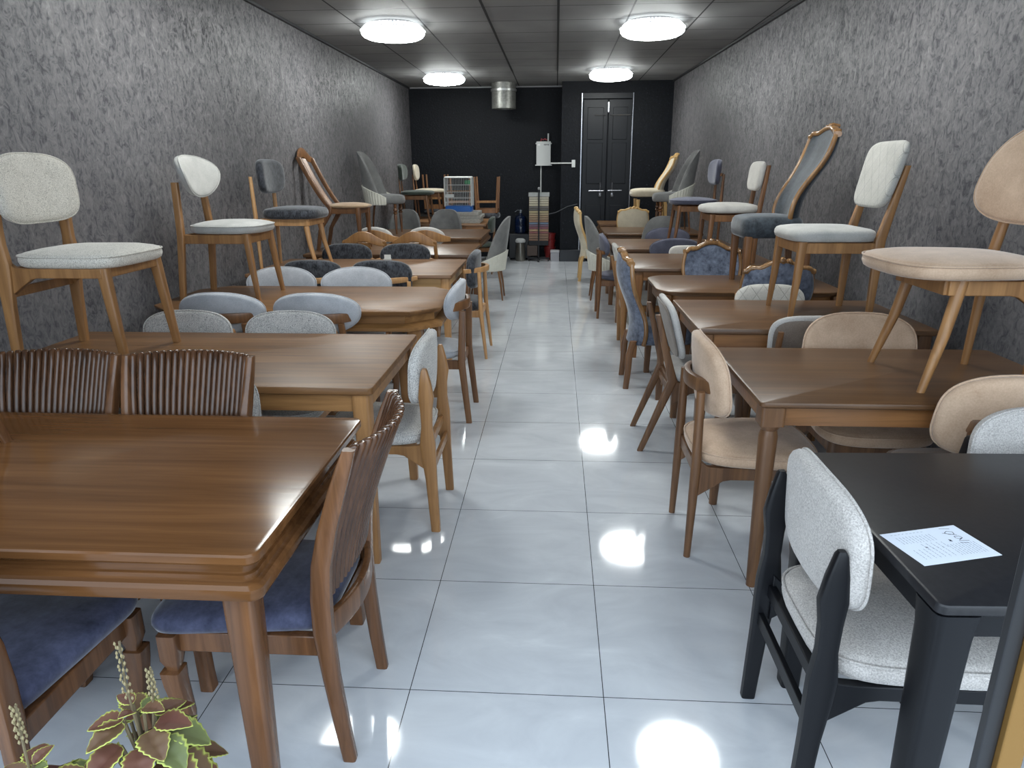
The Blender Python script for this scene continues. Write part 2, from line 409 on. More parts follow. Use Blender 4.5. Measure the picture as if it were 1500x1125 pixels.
ST['violet_pad'] = styleC('brown', 'violet', True, seat=dict(w=.48, d=.48, z=.42, t=.05, e=2.6, front=1.02, rear=.9, y=.02, dome=.02),
    post=post(.16, -.23, .165, -.235, .17, -.24, .40, .72, (.012, .012), (.016, .016), (.013, .013)),
    rail=dict(w=.4, y=-.25, curve=.05, z=.715, hw=.014, hh=.018), pad=dict(w=.44, h=.25, e=3.2, t=.055, y=-.205, z=.74, curve=.7, wt=1.0, wb=.92, tilt=.05))
ST['charcoal_top'] = styleC('pale_oak', 'charcoal', True, piping=False, rail=None, seat=dict(w=.49, d=.48, z=.405, t=.075, e=3.6, front=1.02, rear=.9, y=.02, dome=.02),
    post=post(.21, -.235, .215, -.235, .225, -.24, .40, .735, (.013, .013), (.018, .018), (.014, .014)),
    front=dict(pts=[(.17, .15, .41, .024, .024), (.18, .18, .2, .02, .02), (.195, .23, 0, .014, .014)], e=2),
    pad=dict(w=.5, h=.27, e=3.4, t=.065, y=-.19, z=.735, curve=.6, wt=.98, wb=.92, tilt=.05))
ST['green_top'] = styleC('brown', 'green', True, piping=False, rail=None, seat=dict(w=.5, d=.5, z=.42, t=.05, e=2.6, front=1.0, rear=.92, y=.02, dome=.015),
    post=post(.1, -.2, .09, -.22, .07, -.24, .40, .68, (.012, .012), (.012, .012), (.009, .009)),
    pad=dict(w=.44, h=.24, e=3.0, t=.06, y=-.22, z=.74, curve=.9, wt=1, wb=.92, tilt=.05))
ST['cream_top'] = styleC('brown', 'cream', True, piping=False, rail=None, seat=dict(w=.5, d=.5, z=.42, t=.05, e=2.6, front=1.0, rear=.92, y=.02, dome=.015),
    post=post(.12, -.2, .12, -.22, .1, -.245, .40, .7, (.014, .014), (.014, .014), (.012, .012)),
    pad=dict(w=.36, h=.25, e=3.0, t=.05, y=-.215, z=.735, curve=.5, wt=1, wb=.95, tilt=.05))
ST['velvet_top'] = styleC('oak', 'beige', True, rail=None, seat=dict(w=.54, d=.55, z=.41, t=.06, e=3.2, front=1.03, rear=.84, y=.075, dome=.02),
    frame=dict(z=(.35, .402), x=.18, y=(-.17, .17), wedge=True),
    front=dict(pts=[(.175, .12, .41, .023, .023), (.19, .16, .2, .02, .02), (.21, .215, 0, .014, .014)], e=2),
    post=post(.19, -.155, .18, -.165, .165, -.21, .40, .72, (.014, .014), (.021, .021), (.018, .018)),
    pad=dict(w=.56, h=.31, e=2.6, t=.055, y=-.165, z=.74, curve=.5, wt=.82, wb=1.02, tilt=.15, hump=.035))
ST['grey_crest'] = styleC('golden', 'shell', False) if False else None

# ribbed back chair
def rib_back(root, S):
    W = M['walnut_rib']; mb = MB(); n = 20
    prof = [(.50, -.213, .195), (.6, -.222, .2), (.7, -.245, .206), (.8, -.276, .213), (.88, -.303, .217), (.935, -.322, .22)]
    for i in range(n):
        u = -1 + 2 * (i + .5) / n
        pts = []
        for z, y, hw in prof:
            zz = z + (.035 * (1 - u * u) if z < .55 else 0) - (.004 if i % 2 else 0) * (z > .9)
            pts.append((u * hw * .97, y - .062 * (1 - u * u) * (.6 + .4 * (z - .5) / .43), zz, hw / n * 1.0, .0135))
        z, y, hw = prof[-1]
        pts.append((u * hw * .97, y - .062 * (1 - u * u) - .002, z + .004, hw / n * .8, .008))
        mb.limb(pts, 8, 2)
    mb.obj('ribbed_backrest', W, root, sharp=60)
    pts = [(x * .2, -.215 - .045 * (1 - x * x), .43) for x in [-1 + i / 6 for i in range(13)]]
    MB().rail(pts, .011, .035, 10, 6).obj('rear_rail', M['walnut'], root)
ST['rib'] = dict(wood='walnut', fab='blue_velvet',
    seat=dict(w=.465, d=.47, z=.405, t=.055, e=8, front=1.0, rear=.8, y=.02, dome=.015),
    front=dict(pts=[(.2, .2, .405, .026, .026), (.201, .202, .33, .025, .025), (.2, .2, .302, .017, .017), (.2, .2, .296, .017, .017), (.203, .204, .292, .027, .027), (.202, .203, .25, .025, .025), (.194, .194, .14, .02, .02), (.2, .2, .05, .02, .02), (.206, .206, 0, .021, .021)], e=7),
    post=[(.185, -.245, 0, .015, .018), (.187, -.232, .12, .016, .02), (.192, -.218, .28, .017, .022), (.195, -.21, .42, .018, .026), (.2, -.214, .52, .018, .026), (.205, -.225, .62, .018, .025), (.21, -.25, .72, .016, .024), (.216, -.282, .82, .015, .022), (.22, -.306, .89, .014, .019), (.222, -.322, .935, .013, .015)],
    frame=dict(z=(.345, .404), x=.188, y=(-.2, .2)), extra=rib_back)

# carved-frame chairs
def carved_back(root, S):
    c = S['carve']; F = M[S['fab']]; W = M[c['wood']]
    z0, z1 = c['z0'], c['z1']
    fy = lambda t: c['y0'] - c['rake'] * t ** 1.4 + .025 * sin(t * 2 * pi)
    fx = lambda t: c['w0'] + (c['w1'] - c['w0']) * t + .014 * sin(t * 3 * pi + .4)
    top = lambda u: z1 + c['crest'] * max(0, 1 - (abs(u) / .55) ** 2) - .02 * (abs(u) > .9)
    def P(u, t, off):
        th = .035 * (1 - .55 * abs(u) ** 6) * (1 - .4 * t ** 8)
        zz = z0 + (top(u) - z0) * t
        return (u * fx(t), fy(t) + off * th + .05 * u * u * c.get('wrap', 1), zz)
    MB().panel(lambda a, b: P(2 * a - 1, b, 1.15 - .2 * abs(2 * a - 1)), lambda a, b: P(2 * a - 1, b, -1), 20, 18).obj('backrest', F, root, sharp=60)
    for s in (-1, 1):
        pts = [P(s * .97, t / 16, 1.0) for t in range(17)]
        pts = [(x + s * .006, y, z) for x, y, z in pts]
        MB().rail(pts, .013, .016, 10, 3, up=(0, 1, 0)).obj('frame_side', W, root, sharp=60)
    pts = [P(-1 + i / 12, 1.0, .5) for i in range(25)]
    cr = MB().rail([(x * 1.05, y, z + .004) for x, y, z in pts], .018, .026, 10, 3, up=(0, 1, 0)).obj('crest_rail', W, root, sharp=60)
    x, y, z = P(0, 1.0, .1)
    orn = MB()
    for dx, r in ((-.045, .016), (0, .024), (.045, .016)):
        orn.pad(sup(r * 2, r * 2, 2, 16), [(.05, -.03), (.7, -.027), (1, 0), (.7, .027), (.05, .03)], lambda u, v, q, dx=dx: (dx + u, y + q, z + .012 + v))
    orn.obj('carved_ornament', W, cr, sharp=60)
def styleE(wood_, fab, **kw):
    S = dict(wood=wood_, fab=fab,
        seat=dict(w=.46, d=.42, z=.33, t=.13, e=5, front=1.0, rear=.88, y=.01, dome=.02),
        front=dict(pts=[(.18, .17, .34, .026, .026), (.18, .17, .2, .023, .023), (.18, .17, 0, .018, .018)]),
        post=[(.18, -.25, 0, .018, .02), (.18, -.24, .12, .02, .022), (.185, -.235, .26, .021, .024), (.19, -.21, .36, .02, .024)],
        carve=dict(wood='gilt', z0=.33, z1=.93, y0=-.205, rake=.1, w0=.2, w1=.215, crest=.045), extra=carved_back)
    S.update(kw); return S
ST['carved'] = styleE('brown', 'blue_crush')
ST['carved_top'] = styleE('brown', 'teal_crush', carve=dict(wood='gilt', z0=.40, z1=1.0, y0=-.16, rake=.2, w0=.16, w1=.235, crest=.03),
    post=[(.19, -.23, 0, .02, .02), (.19, -.22, .2, .022, .022), (.19, -.21, .36, .024, .024)])
ST['carved_cream'] = styleE('cream_wood', 'cream', carve=dict(wood='cream_wood', z0=.33, z1=.97, y0=-.215, rake=.1, w0=.18, w1=.21, crest=.03))
ST['carved_cream_top'] = styleE('cream_wood', 'cream', carve=dict(wood='cream_wood', z0=.40, z1=.93, y0=-.19, rake=.2, w0=.17, w1=.2, crest=.03),
    seat=dict(w=.5, d=.5, z=.38, t=.1, e=5, front=1.0, rear=.88, y=.02, dome=.02))

# shell chair with ribbed cream skirt
def shell_back(root, S):
    def rad(z): return .235 + .06 * max(0, z - .42)
    def P(a, z, off):  # a angle from the back, -1..1 -> +-105 deg
        ang = a * radians(105); r = rad(z) + off
        lean = -.1 * max(0, z - .5) ** 1.15
        return (r * 1.0 * sin(ang), -r * cos(ang) * 1.0 + lean + .01, z)
    H = 1.0
    midz = lambda a: .60 - .15 * abs(a) ** 1.6
    def up(off):
        def f(u, v):
            a = (2 * u - 1); z = .42 + (H - .42) * (1 - abs(a) ** 3.0 * .84) * v
            k = 1 - .05 * v ** 2
            return P(a * .79 * k, z, off * (1 - .5 * v ** 6) * (1 - .4 * abs(a) ** 6))
        return f
    MB().panel(up(.022), up(-.035), 36, 16).obj('backrest', M[S['fab']], root, sharp=70)
    def lo(off, rib):
        def f(u, v):
            a = 2 * u - 1; z = .36 + (midz(a) - .36) * v
            return P(a, z, off + rib * abs(sin(a * 13 * pi)) - .02 * (1 - v) ** 2)
        return f
    MB().panel(lo(.034, .008), lo(.0, 0), 104, 6).obj('ribbed_skirt', M['shell_white'], root, sharp=70)
ST['shell'] = dict(wood='brown', fab='shell', name='dining_chair', seat=dict(w=.43, d=.46, z=.37, t=.1, e=2.6, front=1.05, rear=.9, y=.02, dome=.02),
    front=dict(pts=[(.15, .16, .375, .016, .016), (.16, .18, .15, .013, .013), (.17, .2, 0, .009, .009)], e=2),
    post=[(.17, -.22, 0, .009, .009), (.16, -.2, .2, .013, .013), (.15, -.17, .375, .016, .016)], post_e=2, extra=shell_back)
ST['shell_turned'] = dict(ST['shell'], wood='walnut', front=dict(pts=[(.15, .16, .375, .02, .02), (.15, .16, .33, .02, .02), (.15, .16, .32, .014, .014), (.15, .16, .305, .026, .026), (.15, .16, .285, .026, .026), (.15, .16, .275, .014, .014), (.15, .16, .265, .026, .026), (.15, .16, .25, .026, .026), (.15, .16, .24, .015, .015), (.15, .16, .22, .02, .02), (.155, .165, 0, .011, .011)], e=2))

# splat back wooden chair
def splat_back(root, S):
    W = M[S['wood']]
    yb = lambda z: -.06 - .3 * ((z - .4) / .5) ** .75
    for x in (-.08, 0, .08) if S.get('slats', 3) == 3 else (0,):
        pts = [(x * (1 + .4 * (z - .45)), yb(z) - .02, z) for z in [.44 + .45 * i / 8 for i in range(9)]]
        MB().rail(pts, .018 if S.get('slats', 3) == 3 else .06, .006, 8, 5, up=(0, 1, 0)).obj('splat', W, root)
    pts = [(-.2 + .4 * i / 16, yb(.9) - .03 * (1 - (i / 8 - 1) ** 2), .885 + .065 * max(0, cos((i / 8 - 1) * pi / 2)) ** 2) for i in range(17)]
    MB().rail(pts, .014, .042, 10, 4, taper=lambda q: .65 + .5 * sin(q * pi)).obj('crest_rail', W, root)
def splat_style(wood_, fab, slats=3):
    yb = lambda z: -.06 - .3 * ((z - .4) / .5) ** .75
    pp = [(.17, -.24, 0, .015, .018), (.175, -.2, .2, .016, .02), (.18, -.1, .36, .017, .03)]
    pp += [(.18 + .015 * (z - .42) / .5, yb(z), z, .016, .024) for z in [.42, .47, .53, .6, .68, .76, .84, .9]]
    return dict(wood=wood_, fab=fab, slats=slats, seat=dict(w=.45, d=.44, z=.415, t=.03, e=2.6, front=1.05, rear=.85, y=.06, dome=.02),
        front=dict(pts=[(.18, .2, .42, .022, .022), (.18, .2, .36, .026, .026), (.18, .2, .3, .022, .022), (.185, .205, .15, .017, .017), (.19, .21, 0, .014, .014)], e=4),
        post=pp, frame=dict(z=(.36, .414), x=.17, y=(-.08, .2)), extra=splat_back)
ST['splat'] = splat_style('brown', 'tan', 1)
ST['splat_gold'] = splat_style('oak', 'tan', 1)
# grey pad on a broad bowed wooden back
def bowed(root, S):
    pts = [(-.27 + .54 * i / 20, -.27 + .1 * (i / 10 - 1) ** 2, .79 + .05 * cos((i / 10 - 1) * pi / 2) ** 2) for i in range(21)]
    MB().rail(pts, .012, .055, 10, 5, taper=lambda q: .45 + .6 * sin(q * pi)).obj('bowed_back', M['oak'], root)
    if S.get('lattice'):
        mb = MB()
        for k in range(9):
            x = -.09 + .18 * k / 8
            h = .1 * sqrt(max(0, 1 - (x / .1) ** 2)) + .01
            mb.tube((x, -.285, .66 - h), (x, -.285, .66 + h), .006, 6); mb.tube((-.1 + .01, -.285, .66 + x) if False else (-h, -.285, .66 + x), (h, -.285, .66 + x), .006, 6)
        mb.rail([(.1 * cos(a * pi / 12), -.285, .66 + .1 * sin(a * pi / 12)) for a in range(24)], .01, .01, 8, 2, up=(0, 1, 0), closed=True)
        mb.obj('lattice_splat', M['oak'], root)
ST['bowed'] = styleC('oak', 'silver', False, piping=False, rail=None, extra=bowed, pad=dict(w=.48, h=.2, e=2.3, t=.04, y=-.215, z=.81, curve=.6, wt=.9, wb=.9, tilt=.1, hump=.02))
ST['bowed_lattice'] = dict(ST['bowed'], lattice=True)

PROTO = {}
USED = set()
def chair(style, x, y, rz, label, group, z=0.0, cat='chair', scale=None):
    if style not in PROTO:
        PROTO[style] = make_chair(ST[style])
    o = PROTO[style] if style not in USED else copy_tree(PROTO[style])
    USED.add(style)
    o.location = (x, y, z); o.rotation_euler = (0, 0, radians(rz))
    tag(o, label, cat, group)
    return o

# ------------------------------------------------------------------ tables
def rounded(x0, x1, y0, y1, r, n=6, cut=False):
    o = []
    for cx, cy, a0 in ((x1 - r, y0 + r, -90), (x1 - r, y1 - r, 0), (x0 + r, y1 - r, 90), (x0 + r, y0 + r, 180)):
        m = 1 if cut else n
        for i in range(m + 1):
            a = radians(a0 + 90 * i / m); o.append((cx + r * cos(a), cy + r * sin(a)))
    return o
def inset(o, d):
    cx = sum(p[0] for p in o) / len(o); cy = sum(p[1] for p in o) / len(o)
    hx = max(p[0] for p in o) - cx; hy = max(p[1] for p in o) - cy
    return [(cx + (x - cx) * (1 - d / hx), cy + (y - cy) * (1 - d / hy)) for x, y in o]
def slab(o, z0, z1, b=.004, under=0):
    rs = [(under + b, z0), (under, z0 + b)] if under == 0 else [(under, z0), (b * .3, z1 - b * 3)]
    rs += [(0, z1 - b), (b * .35, z1 - b * .35), (b, z1)]
    return MB().rings([[(x, y, z) for x, y in inset(o, d)] for d, z in rs])

TZ = .765
def table(x0, x1, y0, y1, label, top, side, leg, kind='rect', legkind='square', group='dining tables set along the walls', z=TZ, t=.03, apron=.075, over=.035, lin_=0):
    cx, cy = (x0 + x1) / 2, (y0 + y1) / 2
    r = thing('dining_table', (cx, cy, 0)); tag(r, label, 'table', group)
    X, Y = (x1 - x0) / 2, (y1 - y0) / 2
    o = rounded(-X, X, -Y, Y, {'rect': .018, 'cut': .16, 'round': .17, 'molded': .03}[kind], 6, kind == 'cut')
    if kind == 'molded':
        rs = [(.03, z - .115), (.002, z - .115), (0, z - .108), (.0, z - .088), (.008, z - .08), (.02, z - .078), (.02, z - .062), (.026, z - .06), (.026, z - .05), (.02, z - .048), (.02, z - .034), (.004, z - .028), (0, z - .022), (.0, z - .006), (.003, z - .001), (.008, z)]
        MB().rings([[(a, b, q) for a, b in inset(o, d)] for d, q in rs]).obj('tabletop', M[top], r, sharp=30)
        zl = z - .115
    else:
        slab(o, z - t, z, .005, .012 if kind != 'rect' else 0).obj('tabletop', M[top], r, sharp=30)
        zl = z - t
        ai = inset(o, over)
        if kind == 'cut':
            MB().rings([[(a, b, q) for a, b in inset(o, d)] for d, q in ((.05, zl), (.05, zl - .05), (.02, zl - .055), (.0, zl - .07), (.0, zl - .088), (.02, zl - .095))]).obj('apron', M[side], r, sharp=30)
            zl -= .095
        else:
            aa = inset(o, over + .02)
            MB().rings([[(a, b, q) for a, b in p] for p, q in ((ai, zl), (ai, zl - apron), (aa, zl - apron), (aa, zl))], cap0=False, cap1=False, closed=True).obj('apron', M[side], r, sharp=30)
    lx, ly = X - over - .02, Y - over - .02
    lx -= lin_
    for sx in (-1, 1):
        for sy in (-1, 1):
            mb = MB()
            if legkind == 'square':
                mb.limb([(sx * lx, sy * ly, zl, .034, .034), (sx * lx, sy * ly, zl - apron, .034, .034), (sx * (lx + .012), sy * (ly + .012), 0, .02, .02)], 16, 8)
            elif legkind == 'molded':
                lx, ly = X - .075 - lin_, Y - .07
                mb.limb([(sx * lx, sy * ly, zl + .002, .036, .036), (sx * (lx + .015), sy * (ly + .03), 0, .024, .024)], 16, 8)
            elif legkind == 'round':
                mb.limb([(sx * lx, sy * ly, zl, .042, .042), (sx * lx, sy * ly, zl - apron, .042, .042)], 16, 9)
                mb.limb([(sx * lx, sy * ly, zl - apron, .036, .036), (sx * lx, sy * ly, zl - apron - .01, .036, .036), (sx * lx, sy * ly, zl - apron - .022, .028, .028), (sx * lx, sy * ly, zl - apron - .045, .034, .034), (sx * lx, sy * ly, .35, .029, .029), (sx * (lx + .004), sy * (ly + .004), 0, .019, .019)], 16, 2)
            elif legkind == 'cut':
                lx, ly = X - .16, Y - .13
                mb.limb([(sx * lx, sy * ly, zl + .01, .045, .045), (sx * lx, sy * ly, .3, .036, .036), (sx * lx, sy * ly, 0, .026, .026)], 16, 8)
            elif legkind == 'black':
                lx, ly = X - .045, Y - .045
                mb.limb([(sx * lx, sy * ly, zl, .045, .045), (sx * lx, sy * ly, zl - apron, .04, .04), (sx * (lx), sy * (ly), 0, .028, .028)], 16, 6)
            mb.obj('leg', M[leg], r)
    return r

LT = 'dining tables along the left wall'; RT = 'dining tables along the right wall'
table(-2.38, -.63, 1.265, 2.13, 'big lacquered brown table with thick moulded edge, blue-seated ribbed chairs around it', 'walnut_top', 'walnut', 'walnut', 'molded', 'molded', LT)
table(-2.38, -.68, 2.443, 3.337, 'oak-veneer table carrying the beige woven chair with square back', 'oak_top', 'oak_side', 'oak', 'rect', 'square', LT)
table(-2.45, -.675, 3.90, 4.79, 'oak table with cut-off corners and double edge, ice-grey oval-backed chairs round it', 'oak_top', 'oak_side', 'oak', 'cut', 'cut', LT)
table(-2.45, -.80, 5.34, 6.33, 'tan table with pale golden apron, charcoal furry chairs tucked in around it', 'tan_top', 'pale_side', 'pale_oak', 'rect', 'square', LT)
table(-2.45, -.82, 6.66, 7.64, 'brown table below the slat-backed wooden chair, just past the charcoal chairs', 'dark_top', 'golden_side', 'brown', 'rect', 'square', LT)
table(-2.45, -.88, 8.40, 9.60, 'brown table with bright moulded front edge below the grey shell chair', 'dark_top', 'golden_side', 'brown', 'molded', 'molded', LT, lin_=.28)
table(-2.45, -1.03, 10.45, 12.2, 'farthest brown table by the left wall, birdcage and pale panels on it', 'tan_top', 'golden_side', 'brown', 'rect', 'square', LT, lin_=.28)
table(.715, 2.08, 1.187, 1.925, 'black table with a printed paper sheet on it', 'black_top', 'black', 'black', 'molded' if False else 'rect', 'black', RT, t=.026, over=.025, apron=.06).rotation_euler = (0, 0, radians(2))
table(.725, 1.935, 2.345, 3.135, 'dark oak table on round carved-collar legs carrying the beige velvet chair', 'dark_top', 'golden_side', 'dark_oak', 'rect', 'round', RT, t=.022)
table(.735, 1.93, 3.515, 4.345, 'dark brown table carrying the diamond-quilted white chair', 'dark_top', 'golden_side', 'dark_oak', 'rect', 'square', RT)
table(.69, 1.92, 4.62, 5.39, 'dark brown table with rounded corners carrying the tall carved chair', 'dark_top', 'golden_side', 'dark_oak', 'round', 'square', RT)
table(.64, 1.90, 5.76, 6.80, 'dark brown table under the off-white chair with small back pad', 'dark_top', 'golden_side', 'brown', 'rect', 'square', RT)
table(.60, 1.88, 7.17, 8.25, 'brown table with bright front edge under the violet-grey chair', 'dark_top', 'golden_side', 'brown', 'molded', 'molded', RT)
table(.62, 1.85, 8.95, 9.95, 'brown table under the grey shell chair by the right wall', 'dark_top', 'golden_side', 'brown', 'molded', 'molded', RT)
table(.64, 1.82, 10.44, 11.2, 'farthest brown table by the right wall, just before the dark metal doors', 'dark_top', 'golden_side', 'brown', 'molded', 'molded', RT)

# ------------------------------------------------------------------ chairs in place
G1 = 'ribbed-back chairs with blue seats'
chair('rib', -.79, 1.675, 90, 'ribbed-back chair with blue velvet seat at the aisle end of the moulded table', G1)
chair('rib', -1.752, 1.94, 180, 'ribbed-back chair farther from the aisle on the far side of the moulded table', G1)
chair('rib', -1.27, 1.94, 180, 'ribbed-back chair nearer the aisle on the far side of the moulded table', G1)
chair('rib', -1.345, 1.345, 0, 'blue-seated chair pushed under the near side of the moulded table, above the red-leaved plants', G1)
ST['round_seat'] = styleC('walnut', 'tan', piping=False, seat=dict(w=.4, d=.4, z=.41, t=.05, e=2.1, front=1.0, rear=1.0, y=0, dome=.02), frame=dict(z=(.36, .405), x=.13, y=(-.16, .13)), front=dict(pts=[(.15, .15, .41, .02, .02), (.17, .18, .2, .018, .018), (.2, .225, 0, .014, .014)]))
chair('round_seat', -1.925, 1.724, -20, 'brown chair on the moulded table, only a leg tip showing at the picture edge', 'chairs standing on the left-hand tables', TZ)

G2 = 'grey woven chairs with square wrapped backs'
chair('weave', -.76, 2.965, 90, 'grey woven chair with square wrapped back at the aisle end of the oak-veneer table', G2)
chair('weave', -1.895, 3.24, 180, 'grey woven chair on the far side of the oak-veneer table, nearer the wall', G2)
chair('weave', -1.35, 3.24, 180, 'grey woven chair on the far side of the oak-veneer table, nearer the aisle', G2)
chair('weave', -1.89, 2.545, 0, 'grey woven chair hidden behind the ribbed chair nearer the wall', G2)
chair('weave', -1.33, 2.545, 0, 'grey woven chair peeking out behind the ribbed chair nearer the aisle', G2)
chair('weave_beige', -2.03, 2.93, -90, 'beige woven chair with square back standing on the oak-veneer table', 'chairs standing on the left-hand tables', TZ)

G3 = 'ice-grey chairs with oval padded backs'
chair('oval', -.80, 4.345, 90, 'ice-grey oval-backed chair at the aisle end of the cut-corner table', G3)
chair('oval', -1.93, 4.02, 0, 'ice-grey oval-backed chair in front of the cut-corner table, nearer the wall', G3)
chair('oval', -1.37, 4.02, 0, 'ice-grey oval-backed chair in front of the cut-corner table, nearer the aisle', G3)
chair('oval', -1.955, 4.71, 180, 'ice-grey oval-backed chair on the far side of the cut-corner table, nearer the wall', G3)
chair('oval', -1.41, 4.71, 180, 'ice-grey oval-backed chair on the far side of the cut-corner table, nearer the aisle', G3)
chair('oval_high', -2.08, 4.42, -90, 'light grey chair with egg-shaped back pad standing on the cut-corner table', 'chairs standing on the left-hand tables', TZ)

G4 = 'charcoal furry chairs with pale wooden rails'
chair('charcoal_rail', -.84, 5.93, 90, 'charcoal furry chair with pale wooden arm rail beside the aisle', G4)
chair('charcoal_rail', -1.87, 5.41, 0, 'charcoal furry chair on the near side of the tan table, nearer the wall', G4)
chair('charcoal_rail', -1.33, 5.41, 0, 'charcoal furry chair on the near side of the tan table, nearer the aisle', G4)
chair('charcoal_rail', -1.94, 6.30, 180, 'charcoal furry chair on the far side of the tan table, nearer the wall', G4)
chair('charcoal_rail', -1.39, 6.30, 180, 'charcoal furry chair on the far side of the tan table, nearer the aisle', G4)
chair('charcoal_top', -2.18, 5.82, -90, 'charcoal crushed-fabric chair with round pale legs standing on the tan table', 'chairs standing on the left-hand tables', TZ)

chair('splat_gold', -1.80, 6.905, 0, 'wooden chair with arched crest just behind the charcoal chairs, nearer the wall', 'wooden chairs with arched crests')
chair('splat_gold', -1.32, 6.905, 0, 'wooden chair with arched crest just behind the charcoal chairs, nearer the aisle', 'wooden chairs with arched crests')
chair('splat', -2.17, 7.2, -90, 'brown splat-backed wooden chair with flowing posts and tan seat, standing on a table', 'chairs standing on the left-hand tables', TZ)
chair('bowed', -2.06, 8.12, 0, 'silver-grey chair with broad bowed wooden back, tucked in under the grey shell chair', 'chairs with broad bowed wooden backs')
chair('bowed_lattice', -1.46, 8.12, 0, 'silver-grey chair with bowed wooden back and round lattice splat', 'chairs with broad bowed wooden backs')
chair('shell', -.86, 8.6, 90, 'grey shell chair with cream ribbed skirt at the aisle on the left side', 'grey shell chairs')
chair('shell', -2.15, 9.86, 180, 'grey shell chair behind the bright-edged table on the left side, nearer the wall', 'grey shell chairs')
chair('shell', -1.56, 9.86, 180, 'grey shell chair in front of the pale panels and birdcage', 'grey shell chairs')
chair('shell_turned', -2.17, 9.0, -90, 'grey shell chair with turned bead legs standing on a table by the left wall', 'chairs standing on the left-hand tables', TZ)
chair('green_top', -2.1, 10.72, -90, 'dark green chair with thin posts standing on the farthest left table', 'chairs standing on the left-hand tables', TZ)
chair('cream_top', -2.08, 11.72, -90, 'cream chair with small round pad standing on the farthest left table', 'chairs standing on the left-hand tables', TZ)
chair('green_top', -1.17, 10.75, 90, 'dark green chair at the aisle end of the farthest left table', 'green chairs')

# right side
chair('boucle', .85, 1.58, -90, 'black-framed white boucle chair at the aisle end of the black table', 'white boucle chairs')
chair('boucle', 1.50, 1.86, 180, 'white boucle chair on the far side of the black table', 'white boucle chairs')
G5 = 'beige velvet chairs round the dark oak table'
chair('velvet_rail', .80, 2.79, -90, 'beige velvet chair with bent wooden rail at the aisle end of the dark oak table', G5)
chair('velvet_rail', 1.41, 3.07, 180, 'beige velvet chair on the far side of the dark oak table', G5)
chair('velvet_rail', 1.55, 2.435, 0, 'beige velvet chair seen from behind between the black table and the dark oak table', G5)
GR = 'chairs standing on the right-hand tables'
chair('velvet_top', 1.55, 2.70, 90, 'beige velvet chair with wide rounded back standing on the dark oak table', GR, TZ)
chair('silver_kick', .86, 3.93, -90, 'silver-grey chair with strongly kicked rear legs beside the aisle', 'silver-grey chairs')
chair('silver_kick', 1.285, 3.645, 0, 'silver-grey chair seen from behind, half hidden by the beige chair across the dark oak table', 'silver-grey chairs')
chair('quilt_low', 1.34, 4.15, 180, 'white chair whose quilted back top shows behind the dark brown table', 'quilted white chairs')
chair('quilt', 1.485, 3.97, 90, 'white chair with diamond-quilted back standing on a dark brown table', GR, TZ)
G6 = 'blue velvet chairs with carved frames'
chair('carved', .78, 5.09, -90, 'blue velvet carved chair with gilded crest beside the aisle, seen from behind', G6)
chair('carved', 1.245, 5.40, 180, 'blue velvet carved chair facing the doorway across the rounded table', G6)
chair('carved', 1.43, 4.80, 0, 'blue velvet carved chair with its back to the quilted chair', G6)
chair('carved_top', 1.47, 5.02, 90, 'tall grey-blue carved chair with gilded wavy sides standing on the rounded table', GR, TZ)
chair('quilt', .80, 6.22, -90, 'quilted-back chair mostly hidden behind the gilded blue velvet chair', 'quilted white chairs')
chair('violet_rail', 1.2, 7.26, 0, 'violet-grey chair behind the small off-white chair back', 'violet-grey chairs')
chair('white_pad', 1.27, 6.66, 180, 'off-white chair whose back top shows in front of a violet-grey one', 'off-white chairs')
chair('white_pad', 1.50, 6.25, 90, 'off-white chair with small back pad standing on a dark brown table', GR, TZ)
chair('violet_rail', .70, 7.6, -90, 'violet-grey chair with oval pad on a wooden rail beside the aisle', 'violet-grey chairs')
chair('violet_rail', 1.3, 8.16, 180, 'violet-grey chair framed by the larger grey shell behind it', 'violet-grey chairs')
chair('violet_pad', 1.46, 7.65, 90, 'violet-grey chair with square back pad standing on a bright-edged table', GR, TZ)
chair('shell', .66, 8.64, -90, 'grey shell chair with cream ribbed skirt at the aisle on the right side', 'grey shell chairs')
chair('shell', 1.3, 8.92, 0, 'grey shell chair backing onto the violet-grey chair on the right side', 'grey shell chairs')
chair('shell_turned', 1.50, 9.40, 90, 'grey shell chair with turned bead legs standing on a table by the right wall', GR, TZ)
chair('carved_cream', .60, 10.16, -90, 'cream carved chair with golden crest standing beside the aisle at the far end', 'cream carved chairs')
chair('carved_cream', 1.1, 10.50, 0, 'cream carved chair with its golden crest against the dark metal doors', 'cream carved chairs')
chair('carved_cream_top', 1.38, 10.85, 90, 'cream carved chair with golden wavy frame standing on the farthest right table', GR, TZ)
chair('cream_top', 1.40, 10.2, 90, 'cream chair with small pad beside the shell chair', GR, TZ) if False else None

# ------------------------------------------------------------------ the setting
XL = -2.58
def XR(y): return 2.06 - .032 * (y - 6.7)
Y0, YB, YD, HC = .45, 12.88, 12.25, 2.90

